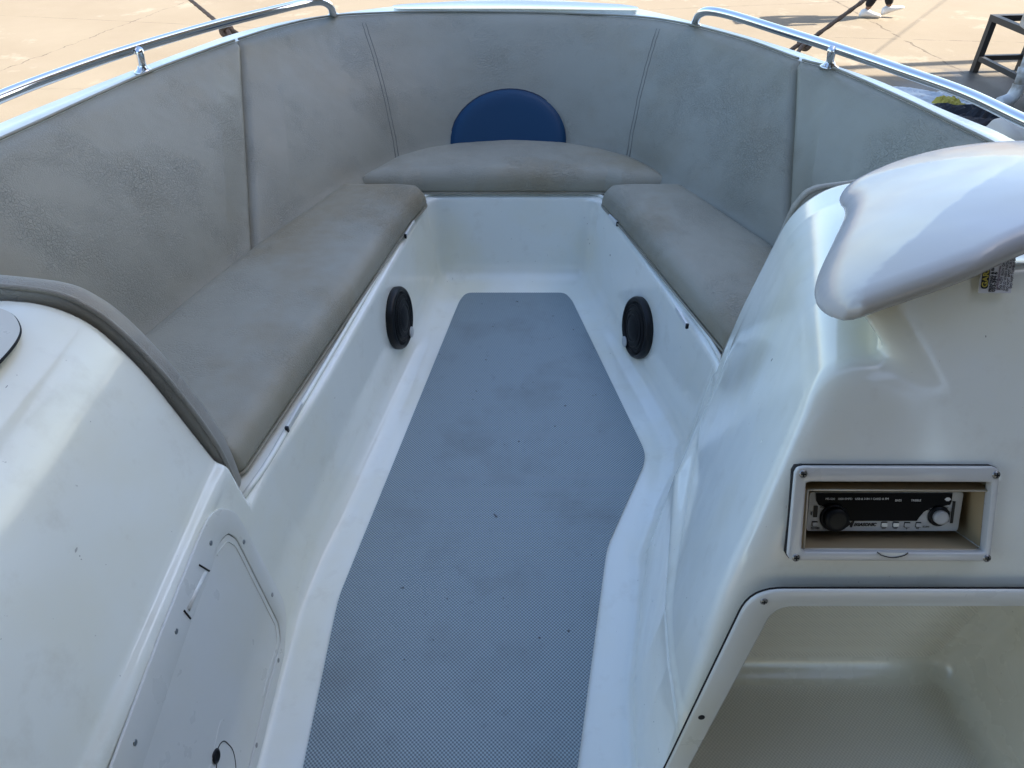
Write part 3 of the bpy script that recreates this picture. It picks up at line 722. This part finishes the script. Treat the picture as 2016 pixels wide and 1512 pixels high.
hu = mk('hull', vs, [(i * 5 + j, i * 5 + j + 1, (i + 1) * 5 + j + 1, (i + 1) * 5 + j) for i in range(n_ - 1) for j in range(4)], M['gel'], boat)
so = hu.modifiers.new('solid', 'SOLIDIFY'); so.thickness = .006; so.offset = -1

# foredeck locker lid
fl = [P(772, 11, .703), P(800, 8, .703), P(900, 3, .703), P(1013, 1, .703), P(1130, 4, .703), P(1225, 9, .703), P(1256, 14, .703), P(1252, 20, .703), P(1120, 18, .703), P(1010, 17, .703), P(900, 17, .703), P(780, 17, .703)]
fc = Vector((0, 0, 0))
for p in fl: fc += p / len(fl)
lidpts = rounded(fl, .02, 3)
MB().prism([p - Vector((0, 0, .016)) for p in lidpts], (0, 0, .016)).build('foredeck_lid', M['gel'], boat, bevel=.004, seg=3)
MB().prism([Vector((fc.x + (p.x - fc.x) * .97, fc.y + (p.y - fc.y) * .8 + .008, .679)) for p in lidpts], (0, 0, .0095)).build('lid_seal', M['rubber'], boat, smooth=False)

# rails
def rail(pts, label_, posts, r=.0125):
    c = spline(pts, 8); o = MB().tube(c, r, 18).build('grab_rail', M['chrome'], boat); tag(o, label_)
    for f_, t_ in posts:
        MB().tube([f_, f_.lerp(t_, .5), t_], [.0105, .0095, .0105], 14).build('stanchion', M['chrome'], o)
        MB().lathe([(.024, 0), (.024, .004), (.015, .008), (.011, .016)], f_ - Vector((0, 0, .002)), (0, 0, 1), 24).build('base_flange', M['chrome'], o)
    return o
zl = .793
s1 = P(283, 140, .73)
lp_ = [P(-450, 400, zl), P(-200, 282, zl), P(0, 191, zl), P(150, 134, zl), P(272, 93, zl), P(420, 50, zl - .005), P(540, 20, zl - .012), P(605, 5, zl - .02), P(634, 3, zl - .028), P(650, 12, .745), P(655, 25, .718), P(657, 31, .698)]
rail(lp_, 'polished rail on the left gunwale', [(s1, P(273, 98, zl))])
MB().lathe([(.02, 0), (.02, .004), (.014, .008)], P(657, 31, .702), (0, 0, 1), 20).build('rail_foot', M['chrome'], boat)
s2 = P(1632, 131, .727)
rp_ = [P(1368, 52, .700), P(1370, 40, .725), P(1378, 27, .758), P(1398, 22, .775), P(1440, 30, .782), P(1530, 58, .787), P(1640, 93, zl), P(1780, 141, zl), P(1900, 184, zl), P(2016, 238, zl), P(2250, 345, zl), P(2500, 480, zl)]
rail(rp_, 'polished rail on the right gunwale', [(s2, P(1638, 98, zl))])
MB().lathe([(.02, 0), (.02, .004), (.014, .008)], P(1368, 51, .703), (0, 0, 1), 20).build('rail_foot', M['chrome'], boat)

# mooring ropes, each with a knot at the boat
def rope(label, knot, through, ties):
    K = P(*knot, .70); Q = Py(*through, 2.95 if knot[0] < 1000 else 2.62); d = Q - K; t_ = (13.5 - K.y) / d.y; E = K + d * t_
    root = thing('mooring_rope', label, 'rope', E, 'mooring ropes at the bow')
    pts = [K.lerp(E, s / 120) for s in range(121)]
    MB().tube(pts, .006, 8).build('line', M['rope'], root)
    sid = d.normalized().cross(U)
    for s in (-1, 1):                                        # two laid strands give the rope its twist
        tw = [p + (sid * math.cos(k_ * 1.1 + s * 1.57) + U * math.sin(k_ * 1.1 + s * 1.57)) * .0035 for k_, p in enumerate([K.lerp(E, q / 160 * min(1, 3.5 / (E - K).length)) for q in range(161)])]
        MB().tube(tw, .0042, 6).build('strand', M['rope'], root)
    po = thing('tie_post', 'grey steel post at the far end of the ' + ('left' if knot[0] < 1000 else 'right') + ' mooring rope', 'post', (E.x, E.y, GZ))
    MB().tube([Vector((E.x, E.y, GZ)), Vector((E.x, E.y, E.z + .15))], .05, 16).build('post_tube', M['steel_black'], po)
    kn = []
    for k_ in range(40):
        a = k_ / 39 * 4 * math.pi; kn.append(K + Vector((math.cos(a) * .014, math.sin(a * .5) * .012, math.sin(a) * .013)))
    MB().tube(kn, .0085, 8).build('knot', M['rope'], root)
    for q_ in ties:
        e = P(*q_, .69); MB().tube(spline([K, K.lerp(e, .5) + Vector((0, 0, .006)), e], 5), .0065, 8).build('loop', M['rope'], root)
rope('brown mooring rope knotted beyond the left gunwale, running up and away', (447, 60), (375, 0), ((455, 74), (470, 68)))
rope('brown mooring rope knotted beyond the right gunwale, running toward the walking person', (1586, 85), (1702, 0), ((1553, 102), (1568, 108)))

# --- loudspeakers on the footwell walls
def speaker(px, py, w0, w1, side, lab):
    d = Vector((w1[0] - w0[0], w1[1] - w0[1], 0)).normalized(); n = Vector((d.y, -d.x, 0)) if side < 0 else Vector((-d.y, d.x, 0))
    n = (n + Vector((0, 0, RK))).normalized()
    k_ = n.dot(Vector((*w0, 0))); c = Pp(px, py, n, k_ + .004)
    o = MB().lathe([(r_ * .87, h_) for r_, h_ in ((.100, -.010), (.102, .002), (.102, .010), (.098, .016), (.092, .019), (.088, .016), (.086, .010))], c, n, 56).build('speaker', M['black'], boat); tag(o, lab)
    MB().lathe([(r_ * .87, h_) for r_, h_ in ((.087, .008), (.080, .014), (.060, .019), (.035, .021), (.032, .0225), (.022, .024), (.010, .025))], c, n, 48).build('grille', M['rubber'], o)
    for rr in (.045, .062, .076):
        ring = [c + n * (.0205 if rr < .06 else (.0195 if rr < .07 else .017)) + (d * math.cos(a) + n.cross(d) * math.sin(a)) * rr * .87 for a in [2 * math.pi * q / 60 for q in range(61)]]
        MB().tube(ring, .0011, 5, caps=False).build('grille_ring', M['black'], o)
    up = n.cross(d); up = up if up.z > 0 else -up; back = Vector((0, -1, 0)); back = (back - n * back.dot(n)).normalized()
    bc = c + (up * -.068 + (d * (1 if side < 0 else 1)) * +.030) + n * .0185
    t1 = d; MB().lathe([(.016, 0), (.016, .0025), (.013, .004)], bc, n, 24).build('badge', M['silver'], o)
speaker(783, 626, CAV[11], CAV[9], -1, 'round black speaker low on the left footwell wall')
speaker(1258, 645, CAV[7], CAV[8], 1, 'round black speaker low on the right footwell wall')

# --- non slip floor mat
mp = [P(*q_, .004) for q_ in ((918, 577), (1112, 577), (1126, 592), (1266, 882), (1270, 898), (1267, 916), (1199, 1068), (1193, 1092), (1137, 1512), (1105, 1700), (420 + 140, 1700), (597, 1512), (661, 1205), (669, 1172), (905, 592))]
mpts = rounded(mp, .02, 4)
fm = MB().prism([Vector((p.x, p.y, .001)) for p in mpts], (0, 0, .005)).build('floor_mat', M['mat'], smooth=False)
tag(fm, 'blue grey textured non slip mat covering the white cockpit floor', 'floor mat')

# --- instrument pod over the dash
AFT = [(1612, 540, .823), (1612, 585, .826), (1632, 616, .830), (1664, 630, .836), (1708, 617, .848), (1790, 580, .875), (1870, 540, .899), (1945, 500, .919), (2016, 460, .932), (2110, 438, .93), (2260, 420, .92), (2420, 450, .88)]
FWD = [(1650, 385, .795), (1651, 372, .80), (1660, 358, .805), (1685, 343, .808), (1740, 322, .815), (1810, 308, .822), (1880, 300, .828), (1950, 298, .830), (2030, 300, .83), (2120, 306, .83), (2260, 330, .82), (2400, 380, .80)]
AFT = [(1607, 545, .818), (1604, 598, .818), (1630, 636, .823), (1664, 652, .829), (1708, 638, .841), (1790, 598, .868), (1870, 558, .892), (1945, 518, .912), (2016, 478, .925), (2110, 450, .93), (2260, 445, .92), (2420, 480, .88)]
FWD = [(1636, 478, .808), (1654, 438, .802), (1656, 410, .80), (1650, 390, .80), (1656, 370, .805), (1690, 352, .812), (1750, 332, .822), (1820, 318, .832), (1890, 310, .840), (1960, 307, .845), (2040, 310, .846), (2120, 310, .845), (2260, 335, .835), (2400, 390, .82)]
pa = [P(*q_) for q_ in AFT]; pf = [P(q_[0], q_[1] + 10, q_[2] - .008) for q_ in FWD]
Am = np.array([[p.x, p.y, p.x * p.x, 1, p.x * p.y, p.y * p.y] for p in pa + pf]); zz = np.array([p.z for p in pa + pf]); co = np.linalg.lstsq(Am, zz, rcond=None)[0]
ppoly = [(p.x, p.y) for p in resample(spline(pa[::-1] + pf, 6), 90)]
if sum(ppoly[i - 1][0] * ppoly[i][1] - ppoly[i][0] * ppoly[i - 1][1] for i in range(90)) < 0: ppoly = ppoly[::-1]
def podf(x, y, z):
    d = poly_sdf(ppoly, x, y)
    t = co[0] * x + co[1] * y + co[2] * x * x + co[3] + co[4] * x * y + co[5] * y * y + .026 + .024 * (1 - np.exp(np.minimum(d, 0) / .12))
    return smax(smax(d, (z - t) * .96, .026), t - .038 - z, .026)
px_ = [p[0] for p in ppoly]; py_ = [p[1] for p in ppoly]
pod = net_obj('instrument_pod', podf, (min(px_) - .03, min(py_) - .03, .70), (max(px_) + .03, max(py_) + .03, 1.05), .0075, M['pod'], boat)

# --- care label stuck under the pod
la, lb, lc_ = DL(1926, 577, .003), DL(1990, 577, .003), DL(1926, 492, .003)
sx, sy = (lb - la).length, (lc_ - la).length
lab = mk('care_label', [la, la + EX * sx, la + EX * sx + EU * sy, la + EU * sy], [(0, 1, 2, 3)], M['sticker'], boat, smooth=False)
so = lab.modifiers.new('solid', 'SOLIDIFY'); so.thickness = .0006
def ltext(t, fx, fy, size, m, off=0): text(t, 'printing', m, lab, la + EX * sx * fx + EU * sy * fy + EN * .0008, EU, -EX, size, off=off)
ls = sx / 8.5
yb = rounded([la + EX * sx * a_ + EU * sy * b_ + EN * .0004 for a_, b_ in ((.04, .10), (.26, .10), (.26, .75), (.04, .75))], .0035)
MB().prism(yb, EN * .0004).build('logo_patch', M['ink'], lab, smooth=False)
text('GARF', 'printing', M['yellow'], lab, la + EX * sx * .15 + EU * sy * .135 + EN * .0012, EU, -EX, ls * 2.0, off=.0002)
for n__, (t_, m_, z_, oy) in enumerate((('PRINTING & EMBR', 'ink', .95, .03), ('033-394 6', 'ink', 1.25, .03), ('garf02@telkomsa', 'greyink', .85, .08), ('DO NOT IRON ON PR', 'ink', .85, .07), ('COLD WASH INSIDE O', 'ink', .85, .06), ('DO NOT SPOT RUB OR', 'ink', .85, .04), ('DO NOT TUMBLE DRY', 'ink', .85, .11))):
    ltext(t_, .34 + n__ * .104, oy, ls * z_, M[m_], off=.00012 if n__ < 2 else 0)

# --- radio: bezel, box, unit
bz = thing_parent = boat
def ringplate(outer, inner, n, th, name, m, parent, bevel=.0015):
    N_ = 96; o_ = resample(outer, N_, True); i_ = resample(inner, N_, True)
    # match starts by direction from centre
    c = sum(i_, Vector()) / N_
    vs = []; n = Vector(n).normalized()
    for p in o_: vs.append(p)
    for p in o_: vs.append(p + n * th)
    for p in i_: vs.append(p + n * th)
    for p in i_: vs.append(p)
    fs = []
    for a in range(3):
        for i in range(N_): fs.append((a * N_ + i, a * N_ + (i + 1) % N_, (a + 1) * N_ + (i + 1) % N_, (a + 1) * N_ + i))
    for i in range(N_): fs.append((3 * N_ + i, 3 * N_ + (i + 1) % N_, (i + 1) % N_, i))
    return mk(name, vs, fs, m, parent, smooth=True, bevel=bevel, seg=3)
def rect4(q_, c): return [DL(x, y, c) for x, y in q_]
bo_ = rounded(rect4([(1567, 919), (1971, 920), (1950, 1106), (1550, 1104)], .006), .008, 4); bi_ = rounded(rect4([(1588, 949), (1955, 950), (1941, 1089), (1578, 1087)], .006), .0015, 4)
bo_ = [p - EN * .014 for p in bo_]; bi_ = [p - EN * .014 for p in bi_]
bez = ringplate(bo_, bi_, EN, .014, 'radio_bezel', M['bezel'], boat, .0022)
gk = ringplate([p + (p - DC).normalized() * .0003 for p in bo_], [p + (p - DC).normalized() * .001 for p in bi_], EN, .0088, 'bezel_gasket', M['gap'], bez, 0)
def screw(c, n, r, parent, slot=True):
    n = Vector(n).normalized(); a = n.cross(Vector((0, .3, 1))).normalized(); b_ = n.cross(a)
    s = MB().lathe([(r, 0), (r, .0006), (r * .8, .0016), (r * .3, .0021)], c, n, 20).build('screw', M['screw'], parent)
    m_ = MB()
    for q_ in ((a, b_), (b_, a)): m_.box(Vector(c) + n * .0019, (r * .62, r * .15, .0006), (q_[0], q_[1], n))
    m_.build('screw_slot', M['gap'], s, smooth=False) if False else None
    mm = mk('screw_recess', m_.v, m_.f, M['gap'], parent, smooth=False)
for q_ in ((1581, 933), (1961, 935), (1567, 1098), (1943, 1099)): screw(DL(*q_, .0058), EN, .0048, bez)
tabp = [DL(x, y, .0060) for x, y in ((1727, 1087), (1788, 1088), (1779, 1094), (1758, 1098), (1738, 1094))]
MB().prism(tabp, EN * .0008).build('finger_tab', M['plastic'], bez, smooth=False)
MB().tube(spline([DL(x, y, .0078) for x, y in ((1727, 1087), (1738, 1094), (1758, 1098), (1779, 1094), (1788, 1088))], 5), .0006, 5).build('tab_line', M['gap'], bez)
# box
def box_inside(fr_, depth, wall, name, m, parent):
    c = sum(fr_, Vector()) / 4; back_ = [p - EN * depth for p in fr_]; o_ = [p + (p - c).normalized() * wall for p in fr_]; ob = [p - EN * depth for p in o_]
    vs = fr_ + back_ + o_ + ob
    fs = [(i, (i + 1) % 4, 4 + (i + 1) % 4, 4 + i) for i in range(4)] + [(8 + i, 12 + i, 12 + (i + 1) % 4, 8 + (i + 1) % 4) for i in range(4)] + [(i, 8 + i, 8 + (i + 1) % 4, (i + 1) % 4) for i in range(4)] + [(4, 5, 6, 7), (15, 14, 13, 12)]
    return mk(name, vs, fs, m, parent, smooth=False)
q4 = rect4([(1590, 964), (1946, 966), (1935, 1082), (1582, 1080)], -.004)
bx = box_inside(q4, .095, .0032, 'radio_box', M['ply'], boat)
edge = [p + EN * .0008 for p in q4]
for i in range(4): MB().tube([edge[i], edge[(i + 1) % 4]], .0013, 6).build('box_edge', mat('cream_edge', (.62, .56, .44), .6) if i == 0 else bpy.data.materials['cream_edge'], bx)
sleeve = box_inside(rect4([(1586, 946), (1958, 948), (1944, 1092), (1576, 1090)], -.0035), .10, .002, 'box_sleeve', M['ply'], bx)
# radio unit, recessed
RC = -.030
rq = [DL(x, y, RC) for x, y in ((1592, 969), (1890, 974), (1884, 1046), (1589, 1044))]
rx = (rq[1] - rq[0]).normalized(); rc0 = rq[3]; RW = ((rq[1] - rq[0]).length + (rq[2] - rq[3]).length) / 2; RH = ((rq[3] - rq[0]).length + (rq[2] - rq[1]).length) / 2
def RL(u, v, c=0.): return rc0 + EX * RW * u + EU * RH * v + EN * c       # face coordinates 0..1
rad = MB().prism(rounded([RL(0, 0, -.012), RL(1, 0, -.012), RL(1.006, 1, -.012), RL(0, 1, -.012)], .003), EN * .012).build('radio', M['silver'], boat, smooth=False, bevel=.0008); tag(rad, 'silver and black radio')
MB().prism([RL(.01, .02, -.013), RL(.99, .02, -.013), RL(.99, .98, -.013), RL(.01, .98, -.013)], -EN * .05).build('radio_case', M['black'], rad, smooth=False)
disp = [(.035, 1.0), (.042, .80), (.06, .68), (.10, .64), (.14, .60), (.175, .50), (.195, .38), (.20, .26), (.72, .26), (.735, .36), (.76, .50), (.80, .60), (.84, .65), (.89, .66), (.93, .70), (.935, .78), (.935, 1.0)]
MB().prism([RL(u, v, .0002) for u, v in disp], EN * .0008).build('display', M['glass'], rad, smooth=False)
def knob(u, v, r, h, m, ring_m, ring=1.25):
    c = RL(u, v, .0006)
    MB().lathe([(r * ring, 0), (r * ring, .002), (r * ring * .93, .003)], c, EN, 36).build('knob_ring', ring_m, rad)
    MB().lathe([(r, .002), (r, h * .8), (r * .93, h), (r * .6, h * 1.02), (r * .2, h * 1.02)], c, EN, 36).build('knob', m, rad)
knob(.168, .36, .0150, .012, M['black'], M['black'], 1.18); knob(.86, .40, .0088, .009, M['silver'], M['black'], 1.5)
for u, v, wd, ht, m_ in ((.045, .18, .017, .045, 'silver'), (.507, .16, .018, .050, 'plastic'), (.584, .16, .018, .050, 'plastic'), (.660, .155, .018, .048, 'silver'), (.735, .155, .016, .048, 'silver')):
    MB().prism(rounded([RL(u - wd * 1.12, v - ht * 1.5, .0002), RL(u + wd * 1.12, v - ht * 1.5, .0002), RL(u + wd * 1.12, v + ht * 1.5, .0002), RL(u - wd * 1.12, v + ht * 1.5, .0002)], .001), EN * .0006).build('button_surround', M['black'], rad, smooth=False)
    MB().prism(rounded([RL(u - wd, v - ht, .0009), RL(u + wd, v - ht, .0009), RL(u + wd, v + ht, .0009), RL(u - wd, v + ht, .0009)], .0008), EN * .0013).build('button', M[m_], rad, smooth=False)
MB().prism([RL(.03, .36, .0002), RL(.056, .36, .0002), RL(.056, .66, .0002), RL(.03, .66, .0002)], EN * .0009).build('usb_port', M['black'], rad, smooth=False)
MB().prism([RL(.945, .20, .0002), RL(.962, .20, .0002), RL(.962, .78, .0002), RL(.945, .78, .0002)], EN * .0009).build('card_slot', M['black'], rad, smooth=False)
def rt(t, u, v, size, m='ink', c=.0013, off=0, shear=0, ex=None, ey=None): text(t, 'printing', M[m], rad, RL(u, v, c), ex or EX, ey or EU, size, off=off, shear=shear)
rt('M', .250, .165, .0112, c=.0006, off=.0005, shear=.3); rt('EGASONIC', .305, .155, .0056, c=.0006, off=.00018, shear=.3)
rt('MS-530   1000 EMPD   USB & 3 IN 1 CARD & FM', .10, .85, .0038, 'whiteink'); rt('BASS', .56, .81, .0038, 'whiteink'); rt('TREBLE', .665, .81, .0038, 'whiteink')
rt('VOL', .07, .625, .0034, c=.0006); rt('POWER', .022, .06, .0032, c=.0006); rt('MIC', .018, .42, .003, c=.0006, ex=EU, ey=-EX); rt('USB/Speaker', .835, .61, .0030, c=.0006); rt('T.F. CARD', .932, .22, .0032, c=.0006, ex=EU, ey=-EX)
rt('BAND', .765, .56, .003, c=.0006); rt('SCAN', .765, .10, .003, c=.0006)
for u, t_ in ((.495, 'l<<'), (.572, '>>l'), (.655, '■'), (.722, '>ll')): rt(t_.replace('■', 'o'), u, .055, .0034, c=.0006)
MB().prism([RL(.885, .84, .0011), RL(.90, .79, .0011), RL(.915, .79, .0011), RL(.93, .84, .0011), RL(.915, .89, .0011), RL(.90, .89, .0011)], EN * .0002).build('emblem', M['whiteink'], rad, smooth=False)
MB().prism([RL(.213, .47, .0011), RL(.228, .47, .0011), RL(.228, .54, .0011), RL(.213, .54, .0011)], EN * .0002).build('emblem', M['whiteink'], rad, smooth=False)

# --- trim frame round the opening under the dash
L10 = lambda px, py, c=0.: Pp(px, py, n10, K10 - c); EN10 = Vector((0, -n10[1], -n10[2]))
a1 = [L10(*q_, .001) for q_ in ((1125, 1860), (1310, 1508), (1478, 1157), (2300, 1158))]
a2 = [L10(*q_, .001) for q_ in ((1170, 1860), (1352, 1512), (1524, 1190), (2300, 1189))]
def ropen(p, q_, n=8):
    out = [p[0]]
    for i in range(1, len(p) - 1):
        A_ = p[i] + (p[i - 1] - p[i]).normalized() * q_; B_ = p[i] + (p[i + 1] - p[i]).normalized() * q_
        out += [A_ * (1 - t) ** 2 + p[i] * 2 * t * (1 - t) + B_ * t * t for t in [k_ / n for k_ in range(n + 1)]]
    return out + [p[-1]]
o1, o2 = resample(ropen(a1, .038), 160), resample(ropen(a2, .024), 160)
vs = []
for p, q_ in zip(o1, o2): vs += [p - EN10 * .002, p + EN10 * .003, p.lerp(q_, .10) + EN10 * .0055, p.lerp(q_, .9) + EN10 * .0055, q_ + EN10 * .003, q_ - EN10 * .03]
tf = mk('opening_frame', vs, [(i * 6 + j, i * 6 + j + 1, (i + 1) * 6 + j + 1, (i + 1) * 6 + j) for i in range(159) for j in range(5)], M['plastic'], boat)
MB().tube([p + EN10 * .0005 - (q_ - p).normalized() * .0008 for p, q_ in zip(o1, o2)], .0013, 6).build('frame_gap', M['gap'], tf)
screw(L10(1504, 1184, .0068), EN10, .0048, tf)
MB().lathe([(.0046, 0), (.0046, .0006), (.0032, .0008)], L10(1381, 1412, .0064), EN10, 20).build('screw_hole', M['gap'], tf)

# --- locker door on the port console
nw = Vector((1, 0, .16)).normalized(); kw = nw.dot(Vector((-.4392, .5, 0)))
W = lambda px, py, c=0.: Pp(px, py, nw, kw + c)
fo = [W(*q_, .0005) for q_ in ((205, 1530), (313, 1243), (392, 1047), (410, 1012), (433, 999), (460, 1008), (487, 1054), (553, 1180), (560, 1213), (556, 1288), (519, 1438), (500, 1530), (450, 1700), (150, 1700))]
fi = [W(*q_, .0005) for q_ in ((258, 1560), (334, 1330), (374, 1216), (411, 1122), (424, 1072), (444, 1049), (461, 1060), (505, 1148), (545, 1228), (549, 1262), (520, 1370), (482, 1530), (446, 1640), (230, 1640))]
fo = rounded(fo, .012, 3); fi = rounded(fi, .008, 3)
# rotate lists so that both start at the same corner, then build ring
ld = ringplate(fo, fi, nw, .0050, 'locker_door', M['plastic'], boat, .0018)
pn = [p for p in fi]; cN = sum(pn, Vector()) / len(pn)
pan = MB().prism([cN + (p - cN) * .982 + nw * .0004 for p in pn], nw * .0030).build('door_panel', M['plastic'], ld, smooth=False, bevel=.0012)
gp = ringplate([cN + (p - cN) * 1.004 for p in fi], [cN + (p - cN) * .97 for p in fi], nw, .0009, 'panel_gap', M['gap'], ld, 0)
for q_ in ((415, 1069), (480, 1067), (536, 1171), (548, 1300), (505, 1467), (347, 1243), (266, 1462)):
    MB().lathe([(.0042, 0), (.0042, .0007), (.0030, .0010)], W(*q_, .0054), nw, 20).build('screw', M['screw'], ld)
# hinge barrel with its two notches on the outboard edge of the panel
h0, h1 = W(402, 1128, .0035), W(368, 1200, .0035)
MB().tube([h0, h1], .0048, 14).build('hinge_barrel', M['plastic'], ld)
for a_, b_ in (((392, 1112), (412, 1124)), ((362, 1202), (375, 1218))):
    u0, u1 = W(*a_, .0058), W(*b_, .0058); MB().tube([u0, u1], .0016, 6).build('hinge_notch', M['gap'], ld)
inner = [cN + (p - cN) * .93 + nw * .0036 for p in fi]; m0 = len(inner)
MB().tube(inner[int(m0 * .30):int(m0 * .80)], .0012, 6).build('panel_rib', M['plastic'], ld)
MB().tube(spline([W(400, 1560, .0036), W(418, 1490, .0036), W(431, 1430, .0036), W(437, 1417, .0036), W(441, 1418, .0036)], 5), .0010, 6).build('latch_recess', M['plastic'], ld)
MB().tube(spline([W(425, 1530, .0036), W(428, 1478, .0036), W(438, 1460, .0036), W(448, 1464, .0036), W(459, 1480, .0036), W(464, 1512, .0036), W(462, 1540, .0036)], 5), .0011, 6).build('latch', M['gap'], ld)
MB().lathe([(.010, 0), (.0115, .002), (.008, .004), (.006, .001)], W(424, 1489, .0036), nw, 24).build('latch_button', M['black'], ld)

# --- recessed lid in the top of the port console
lidp = [P(-150, 640, .7225), P(-40, 608, .7225), P(15, 617, .7225), P(37, 640, .7225), P(36, 668, .7225), P(0, 714, .7225), P(-90, 800, .7225), P(-220, 900, .7225), P(-330, 780, .7225)]
lr = spline(lidp, 5, True); lc2 = sum(lr, Vector()) / len(lr)
lo_ = MB().prism([lc2 + (p - lc2) * .985 for p in lr], (0, 0, .004)).build('console_lid', M['lid'], boat, smooth=False, bevel=.002)
MB().tube([p + Vector((0, 0, .001)) for p in lr + lr[:1]], .0022, 8, caps=False).build('lid_seal', M['rubber'], lo_)
